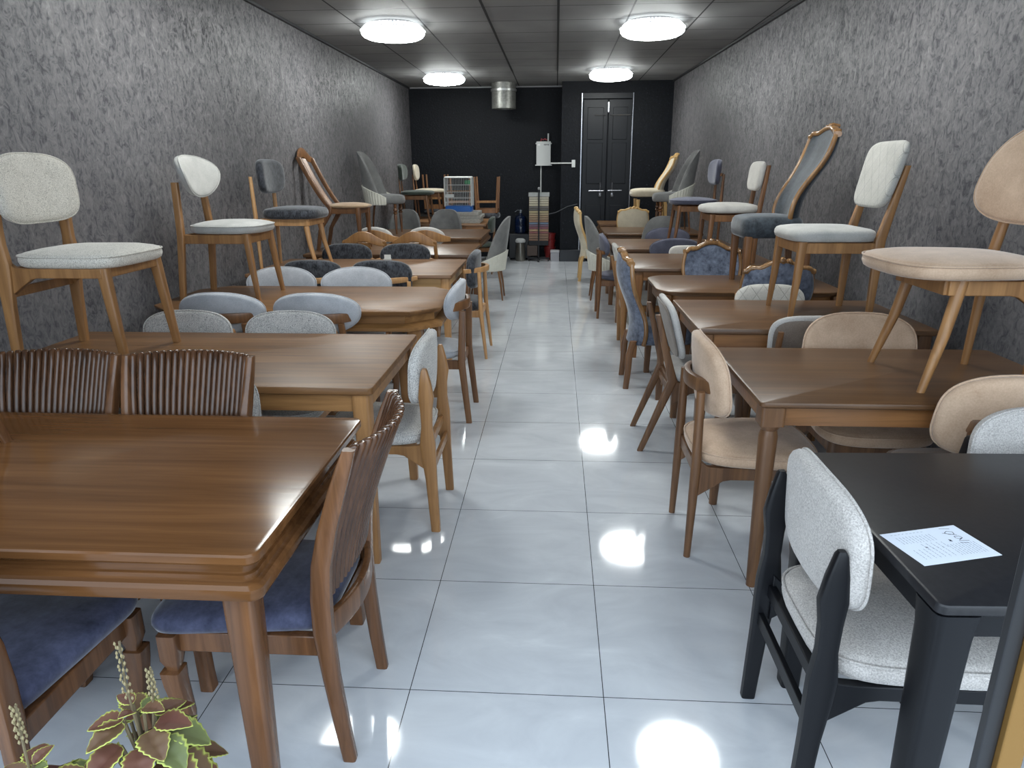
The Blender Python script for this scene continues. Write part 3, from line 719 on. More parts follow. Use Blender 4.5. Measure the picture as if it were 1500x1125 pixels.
def floor_mat():
    m, nt, b = new_mat('porcelain_tiles')
    g = nt.nodes.new('ShaderNodeNewGeometry'); s = nt.nodes.new('ShaderNodeSeparateXYZ'); L(nt, g.outputs['Position'], s.inputs[0])
    ds = []
    for ax, off in (('X', .434), ('Y', -1.760)):
        a = N(nt, 'ShaderNodeMath', operation='ADD'); a.inputs[1].default_value = off; L(nt, s.outputs[ax], a.inputs[0])
        p = N(nt, 'ShaderNodeMath', operation='PINGPONG'); p.inputs[1].default_value = .3; L(nt, a.outputs[0], p.inputs[0]); ds.append(p.outputs[0])
    mn = N(nt, 'ShaderNodeMath', operation='MINIMUM'); L(nt, ds[0], mn.inputs[0]); L(nt, ds[1], mn.inputs[1])
    lt = N(nt, 'ShaderNodeMath', operation='LESS_THAN'); lt.inputs[1].default_value = .0014; L(nt, mn.outputs[0], lt.inputs[0])
    n1 = N(nt, 'ShaderNodeTexNoise', i_Scale=2.2, i_Detail=5.0, i_Roughness=.6, i_Distortion=1.5)
    mp = nt.nodes.new('ShaderNodeMapping'); mp.inputs['Scale'].default_value = (1, 2.2, 1); mp.inputs['Rotation'].default_value = (0, 0, .5)
    L(nt, g.outputs['Position'], mp.inputs['Vector']); L(nt, mp.outputs['Vector'], n1.inputs['Vector'])
    r = ramp(nt, [(.3, lin(190, 194, 200)), (.62, lin(203, 207, 212)), (.74, lin(212, 216, 220))]); L(nt, n1.outputs['Fac'], r.inputs['Fac'])
    mx = N(nt, 'ShaderNodeMix', data_type='RGBA'); L(nt, lt.outputs[0], mx.inputs['Factor']); L(nt, r.outputs['Color'], mx.inputs[6]); mx.inputs[7].default_value = lin(52, 56, 60)
    L(nt, mx.outputs[2], b.inputs['Base Color'])
    b.inputs['Roughness'].default_value = .07; b.inputs['Specular IOR Level'].default_value = .5
    return m

def wall_mat():
    m, nt, b = new_mat('flaked_wallpaper')
    g = nt.nodes.new('ShaderNodeNewGeometry')
    def mapped(sc, rot=(0, 0, 0)):
        mp = nt.nodes.new('ShaderNodeMapping'); mp.inputs['Scale'].default_value = sc; mp.inputs['Rotation'].default_value = rot
        L(nt, g.outputs['Position'], mp.inputs['Vector']); return mp.outputs['Vector']
    n1 = N(nt, 'ShaderNodeTexNoise', i_Scale=19.0, i_Detail=6.5, i_Roughness=.7, i_Distortion=1.3); L(nt, mapped((1, 1.25, .9), (.5, 0, 0)), n1.inputs['Vector'])
    n2 = N(nt, 'ShaderNodeTexNoise', i_Scale=9.0, i_Detail=3.0, i_Roughness=.6, i_Distortion=.8); L(nt, mapped((1, 1.2, .7), (-.4, 0, 0)), n2.inputs['Vector'])
    a = N(nt, 'ShaderNodeMath', operation='MULTIPLY_ADD'); a.inputs[1].default_value = .25; L(nt, n2.outputs['Fac'], a.inputs[0])
    k = N(nt, 'ShaderNodeMath', operation='MULTIPLY'); k.inputs[1].default_value = .75; L(nt, n1.outputs['Fac'], k.inputs[0]); L(nt, k.outputs[0], a.inputs[2])
    r = ramp(nt, [(.34, lin(52, 52, 58)), (.43, lin(82, 81, 85)), (.5, lin(105, 103, 105)), (.6, lin(117, 114, 115)), (.68, lin(134, 131, 131))]); L(nt, a.outputs[0], r.inputs['Fac'])
    L(nt, r.outputs['Color'], b.inputs['Base Color'])
    rr = N(nt, 'ShaderNodeMapRange'); rr.inputs['From Min'].default_value = .4; rr.inputs['From Max'].default_value = .62; rr.inputs['To Min'].default_value = .65; rr.inputs['To Max'].default_value = .34
    L(nt, a.outputs[0], rr.inputs['Value']); L(nt, rr.outputs[0], b.inputs['Roughness'])
    b.inputs['Specular IOR Level'].default_value = .5
    bp = N(nt, 'ShaderNodeBump', i_Strength=.55, i_Distance=.012); L(nt, a.outputs[0], bp.inputs['Height']); L(nt, bp.outputs['Normal'], b.inputs['Normal'])
    return m

def ceil_mat():
    m, nt, b = new_mat('gloss_ceiling_panels')
    g = nt.nodes.new('ShaderNodeNewGeometry'); s = nt.nodes.new('ShaderNodeSeparateXYZ'); L(nt, g.outputs['Position'], s.inputs[0])
    def line(ax, off, per, w):
        a = N(nt, 'ShaderNodeMath', operation='ADD'); a.inputs[1].default_value = off; L(nt, s.outputs[ax], a.inputs[0])
        p = N(nt, 'ShaderNodeMath', operation='PINGPONG'); p.inputs[1].default_value = per / 2; L(nt, a.outputs[0], p.inputs[0])
        q = N(nt, 'ShaderNodeMath', operation='LESS_THAN'); q.inputs[1].default_value = w; L(nt, p.outputs[0], q.inputs[0]); return q.outputs[0]
    l1 = line('X', .0, .655, .008); l2 = line('Y', -6.735, .612, .007)
    mx = N(nt, 'ShaderNodeMath', operation='MAXIMUM'); L(nt, l1, mx.inputs[0]); L(nt, l2, mx.inputs[1])
    n1 = N(nt, 'ShaderNodeTexNoise', i_Scale=1.6, i_Detail=3.0); L(nt, g.outputs['Position'], n1.inputs['Vector'])
    r = ramp(nt, [(.3, lin(140, 140, 140)), (.7, lin(156, 156, 155))]); L(nt, n1.outputs['Fac'], r.inputs['Fac'])
    mi = N(nt, 'ShaderNodeMix', data_type='RGBA'); L(nt, mx.outputs[0], mi.inputs['Factor']); L(nt, r.outputs['Color'], mi.inputs[6]); mi.inputs[7].default_value = lin(62, 62, 64)
    L(nt, mi.outputs[2], b.inputs['Base Color']); b.inputs['Roughness'].default_value = .6; b.inputs['Specular IOR Level'].default_value = .1
    iv = N(nt, 'ShaderNodeMath', operation='SUBTRACT'); iv.inputs[0].default_value = 1; L(nt, mx.outputs[0], iv.inputs[1])
    bp = N(nt, 'ShaderNodeBump', i_Strength=.5, i_Distance=.01); L(nt, iv.outputs[0], bp.inputs['Height']); L(nt, bp.outputs['Normal'], b.inputs['Normal'])
    return m

def dark_mat():
    m, nt, b = new_mat('dark_textured_wallpaper')
    g = nt.nodes.new('ShaderNodeNewGeometry')
    n1 = N(nt, 'ShaderNodeTexNoise', i_Scale=34.0, i_Detail=5.0, i_Roughness=.7); L(nt, g.outputs['Position'], n1.inputs['Vector'])
    r = ramp(nt, [(.4, lin(5, 8, 14)), (.61, lin(11, 15, 23)), (.66, lin(30, 35, 42)), (.72, lin(84, 88, 92))]); L(nt, n1.outputs['Fac'], r.inputs['Fac']); L(nt, r.outputs['Color'], b.inputs['Base Color'])  # palest stops paint the wall's sparkle into the colour as light flecks
    b.inputs['Roughness'].default_value = .5; b.inputs['Specular IOR Level'].default_value = .22
    bp = N(nt, 'ShaderNodeBump', i_Strength=.6, i_Distance=.012); L(nt, n1.outputs['Fac'], bp.inputs['Height']); L(nt, bp.outputs['Normal'], b.inputs['Normal'])
    return m

WALL = wall_mat(); DARK = dark_mat()
S_ = lambda o: tag(o, kind='structure')
T = .12
S_(MB().box(XL - T, 2.6, -.25, YB + T, -.1, 0).obj('floor', floor_mat()))
S_(MB().box(XL - T, 2.6, Y0, YB + T, HC, HC + .1).obj('ceiling', ceil_mat()))
S_(MB().box(XL - T, XL, Y0, YB + T, 0, HC).obj('wall_left', WALL))
S_(MB().prism([(XR(Y0), Y0), (XR(Y0) + .4, Y0), (XR(Y0) + .4, YB + T), (XR(YB + T), YB + T)], 0, HC).obj('wall_right', WALL))
S_(MB().box(XL, .078, YB, YB + T, 0, HC).obj('wall_back', DARK))
S_(MB().box(.078, XR(YD), YD, YB + T, 0, HC).obj('wall_alcove', DARK))
DG = plain('dark_trim', lin(40, 41, 44), .5)
S_(MB().box(XL, XL + .03, Y0, YB, HC - .022, HC).obj('trim_1', DG))
S_(MB().prism([(XR(Y0) - .03, Y0), (XR(Y0), Y0), (XR(YD), YD), (XR(YD) - .03, YD)], HC - .022, HC).obj('trim_2', DG))
S_(MB().box(XL + .03, .078, YB - .03, YB, HC - .02, HC).obj('trim_3', plain('pale_trim', lin(150, 150, 150), .4)))
# dark plinth in front of the doors and the main ceiling tees
S_(MB().box(.078, .52, YD - .05, YD, 0, .2).obj('baseboard_back', plain('plinth_black', lin(14, 16, 22), .3), bevel=.004))
TEE = plain('black_ceiling_tee', lin(26, 26, 28), .6)
S_(MB().box(-.667, -.645, Y0, 10.9, HC - .006, HC).obj('trim_4', TEE))
S_(MB().box(-.011, .011, Y0, 10.9, HC - .006, HC).obj('trim_5', TEE))
# pavement outside the open shop front
S_(MB().box(-9, 9, -9, -.25, -.12, -.02).obj('ground', fabric('concrete_pavement', lin(150, 148, 144), lin(178, 176, 172), 30, 4, .5, .2, .85, 0)))
# mullion of the shop front: black profile with a brass strip
mu = S_(MB().box(.619, .641, .835, .85, 0, HC).obj('trim_6', plain('black_aluminium', lin(34, 35, 38), .4), bevel=.002))
br = MB().box(.641, .674, .825, .85, 0, HC).obj('brass_strip', None, mu, bevel=.002)
br.data.materials.append(plain('brass', lin(150, 114, 62), .45, .6))
br['label'] = 'brass strip'

# double metal door in the dark wall
def door_panel(x0, x1):
    mb = MB(); y = YD
    mb.box(x0, x1, y - .03, y - .002, .05, 2.62)
    for za, zb in ((.2, .95), (1.3, 1.95), (2.0, 2.5)):
        mb.box(x0 + .07, x1 - .07, y - .042, y - .03, za, zb)
    return mb
DM = plain('black_door_metal', lin(13, 16, 22), .42, spec=.3)
CH = plain('dull_chrome', lin(150, 152, 158), .25, .85)
dr = thing('door_1', (0, 0, 0)); tag(dr, kind='structure')
for x0, x1 in ((.43, .83), (.845, 1.225)):
    door_panel(x0, x1).obj('door_leaf', DM, dr, bevel=.006)
MB().box(.396, .418, YD - .04, YD - .002, .05, 2.72).obj('door_jamb', CH, dr, bevel=.004)
MB().box(1.226, 1.246, YD - .04, YD - .002, .05, 2.72).obj('door_jamb', CH, dr, bevel=.004)
MB().box(.396, 1.246, YD - .036, YD - .002, 2.63, 2.72).obj('door_head', DM, dr, bevel=.004)
for x0, x1, z, r in ((.62, .80, 2.38, .007), (.87, 1.2, 2.38, .007), (.55, .80, 1.185, .008), (.87, 1.1, 1.19, .008)):
    MB().tube((x0, YD - .06, z), (x1, YD - .06, z), r).obj('latch_bar', CH, dr)
MB().box(.825, .85, YD - .07, YD - .03, 2.42, 2.58).obj('bolt', CH, dr, bevel=.003)
for x in (.74, .94):
    mb = MB().lathe([(.012, -.04), (.03, -.03), (.034, 0), (.03, .03), (.012, .04)], 14)
    o = mb.obj('door_knob', CH, dr); o.location = (x, YD - .075, 1.12)
    mb = MB().tube((x, YD - .05, 1.1), (x, YD - .05, 1.32), .009); mb.obj('door_handle', CH, dr)

# ------------------------------------------------------------------ ceiling lamps
LAMP = plain('lamp_diffuser', (.9, .95, 1, 1), .4, emit=(.96, 1, .98, 1), es=38)
RIM = plain('lamp_crystal', (.9, .95, 1, 1), .2, emit=(.96, 1, .98, 1), es=3)
def make_lamp():
    r = thing('ceiling_lamp')
    mb = MB(); n = 44
    for k in range(n):
        t = 2 * pi * k / n; c, q = cos(t), sin(t); w = .006
        ring = lambda rr, z: [(rr * c - w * q, rr * q + w * c, z), (rr * c + w * q, rr * q - w * c, z)]
        a0, a1 = ring(.2, -.012), ring(.262, -.02); b0, b1 = ring(.2, -.05), ring(.31, -.06)
        k0 = len(mb.v); mb.v += a0 + a1 + b0 + b1
        for f in ((0, 1, 3, 2), (4, 6, 7, 5), (0, 2, 6, 4), (1, 5, 7, 3), (2, 3, 7, 6), (0, 4, 5, 1)): mb.f.append(tuple(k0 + i for i in f))
    mb.obj('crystal_fins', RIM, r, sharp=20)
    MB().lathe([(.001, -.152), (.1, -.151), (.19, -.146), (.25, -.136), (.285, -.12), (.302, -.1), (.302, -.085), (.292, -.0705), (.001, -.0705)], 48).obj('diffuser', LAMP, r)
    MB().lathe([(.001, 0), (.2, 0), (.22, -.052), (.318, -.062), (.318, -.069), (.001, -.0695)], 40).obj('base_and_light_shield', plain('lamp_base', lin(190, 190, 195), .3, .6), r)  # base with a wide flange added to keep the diffuser's light off the ceiling
    return r
lp = make_lamp()
LPOS = [(-1.6, 7.36, 'round ribbed ceiling lamp, nearer of the two along the left wall'), (.905, 7.45, 'round ribbed ceiling lamp, nearer of the two along the right wall'),
        (-1.68, 11.1, 'round ribbed ceiling lamp, farther of the two along the left wall'), (.76, 10.85, 'round ribbed ceiling lamp in front of the dark doors'),
        (-1.5, 4.36, 'ceiling lamp seen only as a bright reflection in the floor, left side'), (1.0, 4.37, 'ceiling lamp seen only as a bright reflection in the floor, right side')]
for i, (x, y, lb) in enumerate(LPOS):
    o = lp if i == 0 else copy_tree(lp)
    o.location = (x, y, HC - .001); tag(o, lb, 'lamp', 'round ribbed ceiling lamps')

# galvanised duct stub hanging from the ceiling
d = thing('exhaust_duct', (-.885, 12.35, 0)); tag(d, 'short galvanised metal exhaust duct hanging from the ceiling', 'duct')
GV = fabric('galvanised', lin(120, 120, 116), lin(160, 160, 154), 30, 6, .5, .02, .4, 0); GV.node_tree.nodes['Principled BSDF'].inputs['Metallic'].default_value = .55
MB().rings([[(r * cos(2 * pi * j / 40), r * sin(2 * pi * j / 40), z) for j in range(40)] for r, z in ((.2, HC - .002), (.2, 2.5), (.192, 2.5), (.192, 2.7))], cap1=True).obj('duct_pipe', GV, d)
MB().lathe([(.201, 2.80), (.214, 2.80), (.214, 2.77), (.201, 2.77)], 40).obj('collar', plain('steel_collar', lin(190, 190, 188), .3, .7), d)

# electrical box, conduit and junction box on the back wall
WH = plain('white_plastic', lin(206, 208, 206), .45)
e = thing('electrical_switch_box', (-.226, YB, 1.8)); tag(e, 'white electrical box with conduit on the dark back wall', 'electrical box')
MB().box(-.125, .125, -.11, -.002, -.19, .2).obj('box_body', WH, e, bevel=.006)
MB().box(-.14, .14, -.115, -.005, .155, .175).obj('lid_band', WH, e, bevel=.004)
MB().box(-.145, .145, -.115, -.005, -.205, -.185).obj('lid_band', WH, e, bevel=.004)
MB().box(-.105, -.06, -.1125, -.111, .13, .16).obj('label_sticker', plain('sticker', lin(240, 240, 240), .6), e)
mb = MB()
for k in range(4): mb.box(.005 + k * .024, .02 + k * .024, -.1125, -.111, .135 - .004 * (k % 2), .16)
mb.obj('printed_mark', plain('print_grey', lin(110, 112, 112), .6), e)
MB().tube((.08, -.05, .2), (.08, -.05, .33), .014).obj('conduit', WH, e)
MB().tube((-.045, -.03, -.2), (-.045, -.03, -.72), .012).obj('conduit', WH, e)
RD = plain('red_wire', lin(160, 60, 66), .5)
MB().rail([(-.05, -.06, .2), (-.04, -.06, .245), (-.01, -.06, .225), (.02, -.06, .245), (.05, -.06, .225), (.065, -.06, .235)], .009, .009, 8, 2).obj('cable', RD, e)
j = thing('junction_box', (.31, 0, 0)); 
j.location = (.0, 0, 0)
# the short return of the projecting wall carries the socket
tag(j, 'small white junction box at the end of the horizontal conduit', 'junction box')
MB().box(.255, .315, YD - .04, YD - .001, 1.565, 1.685).obj('box_body', WH, j, bevel=.004)
MB().tube((-.09, YD - .02, 1.632), (.255, YD - .02, 1.632), .011).obj('conduit', WH, j)
MB().tube((-.09, YD - .02, 1.632), (-.09, YB - .11, 1.632), .011).obj('conduit', WH, j)

# sample rack with wood boards
r = thing('sample_rack', (-.29, 12.3, 0)); tag(r, 'tall rack of finish samples on a black castor stand', 'sample rack')
BK = M['black']
MB().box(-.17, .17, -.02, .03, .36, 1.16).obj('backing_board', plain('board_brown', lin(88, 76, 64), .6), r)
cols = [(150, 152, 150)] * 1 + [(168, 162, 146), (172, 166, 148), (172, 164, 144), (168, 160, 138), (92, 88, 84), (80, 78, 74), (150, 138, 104), (148, 132, 104), (140, 118, 92), (132, 112, 90), (134, 104, 80), (90, 104, 124), (98, 74, 90), (112, 64, 76), (148, 122, 92), (118, 70, 70), (122, 92, 72), (116, 90, 72), (112, 84, 66)]
z = 1.16
for i, c in enumerate(cols):
    h = .075 if i == 0 else (.036 if i < 17 else .04)
    MB().box(-.165 if i else -.178, .165 if i else .178, -.034, -.021, z - h + .006, z).obj('sample_strip', plain('sample_finish', lin(*c), .45), r)
    z -= h + .0025
MB().box(-.012, .012, -.06, -.036, .06, 1.2).obj('pole', BK, r)
MB().lathe([(.001, 1.2), (.02, 1.205), (.024, 1.225), (.018, 1.245), (.001, 1.25)], 14).obj('pole_cap', plain('pole_cap_steel', lin(170, 170, 170), .3, .6), r).location = (0, -.048, 0)
MB().box(-.17, .17, -.05, .03, .27, .35).obj('shelf', BK, r, bevel=.004)
MB().box(-.2, -.02, -.045, .02, .09, .27).obj('bin', plain('bin_brown', lin(64, 52, 46), .6), r, bevel=.005)
MB().box(-.19, .19, -.075, -.035, .04, .062).obj('foot_bar', BK, r, bevel=.003)
MB().box(-.02, .02, -.2, .14, .04, .062).obj('foot_bar', BK, r, bevel=.003)
for x, y in ((-.17, -.055), (.17, -.055), (0, -.18), (0, .12)):
    MB().tube((x - .012, y, .02), (x + .012, y, .02), .02, 12).obj('castor', BK, r)

cb = MB().rail([(-.118, 12.24, .8), (.0, 12.2, .83), (.1, 12.18, .88), (.2, 12.17, .93), (.36, 12.19, .97)], .008, .008, 8, 2).obj('power_cord', plain('cord_grey', lin(64, 66, 70), .5))
tag(cb, 'dark cord running from the sample rack towards the metal doors', 'cord')
# water bottle on its pump stand, canister, red hose pile, cartons
w = thing('water_bottle', (-.62, 12.62, .45)); tag(w, 'blue water bottle with pump on a black stand by the dark wall', 'bottle')
BLU = plain('blue_plastic', lin(16, 28, 54), .15, spec=.6)
MB().lathe([(.001, 0), (.1, .0), (.108, .02), (.108, .12), (.103, .13), (.108, .14), (.108, .25), (.09, .29), (.03, .32), (.03, .35), (.001, .35)], 24).obj('bottle_body', BLU, w)
MB().lathe([(.001, .345), (.026, .345), (.026, .4), (.01, .405), (.001, .41)], 14).obj('pump', plain('pump_steel', lin(160, 166, 172), .25, .7), w)
MB().rail([(0, 0, .39), (-.05, -.02, .4), (-.1, -.03, .37)], .007, .007, 8, 2).obj('spout', plain('spout_steel', lin(120, 126, 132), .3, .7), w)
s2 = thing('bottle_stand', (-.62, 12.62, 0)); tag(s2, 'black box stand under the blue water bottle', 'stand')
MB().box(-.2, .17, -.16, .16, .02, .448).obj('stand_body', plain('stand_black', lin(18, 19, 24), .4), s2, bevel=.01)
for sx in (-.17, .14):
    for sy in (-.13, .13): MB().limb([(sx, sy, .021, .02, .02), (sx, sy, 0, .018, .018)], 10, 2).obj('foot', BK, s2)
c = thing('canister', (-.61, 12.3, 0)); tag(c, 'silver metal canister with a grey cap on the floor', 'canister')
MB().lathe([(.001, 0), (.085, 0), (.09, .01), (.085, .15), (.072, .31), (.001, .31)], 24).obj('canister_body', plain('brushed_steel', lin(120, 118, 112), .28, .8), c)
MB().lathe([(.001, .31), (.08, .312), (.092, .33), (.088, .36), (.06, .385), (.001, .39)], 20).obj('cap', plain('cap_grey', lin(158, 160, 160), .5), c)
x = thing('plastic_bucket', (-.1, 12.55, 0)); tag(x, 'red plastic bucket stack behind the sample rack', 'bucket')
RB = plain('red_plastic', lin(128, 38, 38), .4)
for k in range(3):
    MB().lathe([(.001, 0 + k * .12), (.075, k * .12), (.1, .2 + k * .12), (.108, .2 + k * .12), (.108, .215 + k * .12), (.094, .215 + k * .12), (.072, .02 + k * .12), (.001, .02 + k * .12)], 24).obj('bucket_body', RB, x)
b = thing('storage_box', (.0, 12.5, 0)); tag(b, 'low grey box on the floor beside the dark plinth', 'box')
b.location = (-.005, 12.32, 0)
MB().box(-.075, .075, -.09, .09, 0, .15).obj('box_body', plain('box_grey', lin(150, 150, 156), .5), b, bevel=.004)
MB().box(-.08, .08, -.095, .095, .15, .185).obj('lid', plain('box_lid', lin(168, 168, 172), .5), b, bevel=.004)
# ------------------------------------------------------------------ far left: panels, birdcage, upturned stools
PANEL = fabric('pale_panel', lin(150, 148, 142), lin(176, 174, 168), 40, 4, .5, .02, .5, 0)
for k, (dx, dy, zz, h, lb) in enumerate(((0, 0, TZ, .06, 'pale grey panel at the bottom of the stack under the birdcage'), (.02, .03, TZ + .061, .05, 'pale grey panel in the middle of the stack under the birdcage'), (-.02, .02, TZ + .112, .05, 'pale grey panel on top of the stack under the birdcage'))):
    p = MB().box(-.35, .32, -.28, .28, 0, h).obj('pale_panel', PANEL, bevel=.006); p.location = (-1.46 + dx, 10.9 + dy, zz)
    tag(p, lb, 'panel', 'pale panels under the birdcage')
cg = thing('birdcage', (-1.475, 10.9, TZ + .1625)); tag(cg, 'white wire birdcage with blue tray on a stack of pale panels', 'birdcage')
MB().rings([[(a, b_, q) for a, b_ in rounded(-.2, .2, -.15, .15, .03)] for q in (0, .085)]).obj('tray', plain('tray_blue', lin(30, 96, 176), .35), cg, bevel=.006)
mb = MB(); CW, CD, CHt = .195, .145, .49
for i in range(15):
    xx = -CW + 2 * CW * i / 14
    for yy in (-CD, CD): mb.tube((xx, yy, .085), (xx, yy, CHt), .0019, 5)
for i in range(1, 10):
    yy = -CD + 2 * CD * i / 10
    for xx in (-CW, CW): mb.tube((xx, yy, .085), (xx, yy, CHt), .0019, 5)
for zz in (.14, .2, .29, .39):
    for yy in (-CD, CD): mb.tube((-CW, yy, zz), (CW, yy, zz), .0028, 5)
    for xx in (-CW, CW): mb.tube((xx, -CD, zz), (xx, CD, zz), .0028, 5)
WW = plain('white_wire', lin(206, 208, 206), .4)
mb.obj('wire_bars', WW, cg)
MB().rings([[(a, b_, q) for a, b_ in inset(rounded(-.21, .21, -.16, .16, .04), dd)] for dd, q in ((0, CHt), (0, CHt + .012), (.02, CHt + .024))]).obj('roof', WW, cg)
for xx in (-.2, .2):
    for yy in (-.15, .15): MB().box(xx - .008, xx + .008, yy - .008, yy + .008, .08, CHt).obj('corner_post', WW, cg)
MB().box(-.19, -.06, -.165, -.155, .21, .26).obj('feeder', WW, cg, bevel=.003)
MB().box(.09, .17, -.05, .05, .4, .46).obj('perch_toy', plain('toy_green', lin(60, 150, 100), .5), cg, bevel=.01)
MB().tube((-.19, 0, .3), (.19, 0, .3), .007).obj('perch', M['oak'], cg)

def upturned(x, y, lb, z0=TZ):
    r = thing('upturned_stool', (x, y, z0)); tag(r, lb, 'stool', 'stools turned upside down at the far left')
    MB().pad(sup(.42, .42, 3.2), cushion_prof(.085, .0), lambda u, v, q: (u, v, .085 - q)).obj('seat', M['violet' if False else 'charcoal'], r, sharp=80)
    mb = MB()
    for s in (-1, 1): mb.box(-.17, .17, s * .165 - .011, s * .165 + .011, .086, .15); mb.box(s * .165 - .011, s * .165 + .011, -.165, .165, .086, .15)
    mb.obj('seat_frame', M['brown'], r)
    for sx in (-1, 1):
        for sy in (-1, 1): MB().limb([(sx * .165, sy * .165, .086, .019, .019), (sx * .19, sy * .18, .66, .014, .014)], 12, 4).obj('leg', M['brown'], r)
    MB().box(-.18, .18, -.185, -.165, .25, .285).obj('stretcher', M['oak'], r)
    return r
upturned(-1.14, 11.9, 'stool turned upside down with its legs in the air, right of the birdcage')
upturned(-1.59, 11.9, 'stool turned upside down directly behind the birdcage')
u2 = upturned(-2.25, 12.45, 'stool turned upside down by the dark wall, behind the small cream chair', .80)
u2.location = (-2.1, 12.5, 0.80)
st = thing('side_cabinet', (-2.1, 12.5, 0)); tag(st, 'dark cabinet in the far corner under an upturned stool', 'cabinet')
MB().box(-.42, .6, -.27, .3, .02, .795).obj('cabinet_body', plain('cabinet_dark', lin(32, 28, 26), .5), st, bevel=.006)
MB().box(-.42, .6, -.285, -.272, .06, .77).obj('door', plain('cabinet_front', lin(38, 33, 30), .5), st, bevel=.004)
for xx in (-.38, .55): MB().box(xx - .02, xx + .02, -.25, .28, 0, .021).obj('foot', BK, st)


# small white tags on the tables
def small_tag(x, y, lb):
    t = thing('paper_tag', (x, y, TZ)); tag(t, lb, 'tag', 'small white tags on tables')
    MB().box(-.03, .03, -.002, .002, .0, .045).obj('card', plain('tag_white', lin(214, 214, 210), .6), t)
    MB().box(-.035, .035, -.02, .02, -.0, .008).obj('card_base', plain('tag_base', lin(190, 190, 186), .6), t)
small_tag(-1.52, 6.28, 'small white tag standing on the tan table in front of the furry chairs')
small_tag(-1.15, 12.1, 'small white tag standing on the farthest left table')

# ------------------------------------------------------------------ printed sheet on the black table
ps = thing('paper_sheet', (.842, 1.389, TZ + .0004), 0); tag(ps, 'white printed price sheet with handwriting lying on the black table', 'paper')
a = Vector((.731, 1.426)); b_ = Vector((.918, 1.479)); c_ = Vector((.951, 1.352)); d_ = Vector((.767, 1.300))
o0 = Vector((.842, 1.389))
def pp(u, v):  # u along a->b, v along a->d
    q = a + (b_ - a) * u + (d_ - a) * v + (c_ - b_ - d_ + a) * u * v - o0
    return q
MB().prism([tuple(pp(0, 0)), tuple(pp(1, 0)), tuple(pp(1, 1)), tuple(pp(0, 1))], 0, .0006).obj('sheet', plain('white_paper', lin(226, 234, 246), .7), ps)
INK = plain('printed_ink', lin(128, 138, 156), .8); PEN = plain('pen_ink', lin(52, 60, 84), .7)
mb = MB(); rnd = random.Random(3)
def bar(mb, u0, v0, u1, v1, w):
    p, q = pp(u0, v0), pp(u1, v1); t = (q - p).normalized(); n = Vector((-t.y, t.x)) * w / 2
    k = len(mb.v); mb.v += [(*(p + n), .0009), (*(p - n), .0009), (*(q - n), .0009), (*(q + n), .0009)]; mb.f.append((k, k + 1, k + 2, k + 3))
# printed columns of short lines run across the sheet (the sheet lies sideways)
for c0, c1, v0, v1, nl in ((.12, .55, .16, .38, 11), (.12, .5, .55, .85, 7), (.58, .92, .52, .86, 10), (.3, .56, .42, .6, 5)):
    for k in range(nl):
        u = c0 + (c1 - c0) * k / (nl - 1)
        v = v0 + rnd.uniform(0, .02)
        while v < v1:
            l = rnd.uniform(.02, .07); bar(mb, u, v, u, min(v1, v + l), .0011); v += l + rnd.uniform(.008, .02)
for k in range(9): bar(mb, .1 + .05 * k, .08, .125 + .05 * k, .08 + rnd.uniform(-.01, .01), .001)
mb.obj('printed_text', INK, ps)
mb = MB()
def stroke(pts, w=.0014):
    for (u0, v0), (u1, v1) in zip(pts, pts[1:]): bar(mb, u0, v0, u1, v1, w)
stroke([(.76, .06), (.88, .1)]); 
stroke([(.8, .16), (.86, .2), (.84, .27), (.78, .26), (.75, .2), (.8, .16)])
stroke([(.72, .2), (.86, .3)])
stroke([(.8, .33), (.86, .34), (.87, .4), (.82, .42), (.79, .38), (.8, .33)]); stroke([(.87, .4), (.8, .45)])
stroke([(.78, .47), (.9, .5)]); stroke([(.76, .52), (.86, .56)])
stroke([(.68, .4), (.7, .43), (.67, .44), (.7, .46)], .003); stroke([(.3, .52), (.32, .54), (.31, .55)], .003)
mb.obj('handwriting', PEN, ps)

# ------------------------------------------------------------------ potted coleus at the doorway
def leaf_mat():
    m, nt, b = new_mat('coleus_leaf')
    at = nt.nodes.new('ShaderNodeAttribute'); at.attribute_name = 'rim'
    n = N(nt, 'ShaderNodeTexNoise', i_Scale=60.0, i_Detail=3.0); L(nt, coords(nt), n.inputs['Vector'])
    ad = N(nt, 'ShaderNodeMath', operation='MULTIPLY_ADD'); ad.inputs[1].default_value = .34; L(nt, n.outputs['Fac'], ad.inputs[0]); L(nt, at.outputs['Fac'], ad.inputs[2])
    at2 = nt.nodes.new('ShaderNodeAttribute'); at2.attribute_name = 'hue'
    r1 = ramp(nt, [(.3, lin(92, 50, 46)), (.62, lin(104, 66, 50)), (.72, lin(128, 104, 62)), (.8, lin(186, 194, 96))])
    r2 = ramp(nt, [(.3, lin(92, 98, 62)), (.64, lin(108, 118, 70)), (.8, lin(178, 190, 96))])
    for r in (r1, r2):
        mr = N(nt, 'ShaderNodeMath', operation='MULTIPLY'); mr.inputs[1].default_value = .88; L(nt, ad.outputs[0], mr.inputs[0]); L(nt, mr.outputs[0], r.inputs['Fac'])
    mx = N(nt, 'ShaderNodeMix', data_type='RGBA'); L(nt, at2.outputs['Fac'], mx.inputs['Factor']); L(nt, r1.outputs['Color'], mx.inputs[6]); L(nt, r2.outputs['Color'], mx.inputs[7])
    L(nt, mx.outputs[2], b.inputs['Base Color']); b.inputs['Roughness'].default_value = .55
    return m
LEAF = leaf_mat(); STEM = plain('stem_green', lin(108, 96, 72), .6); FLW = plain('spike_pale', lin(142, 130, 96), .7)
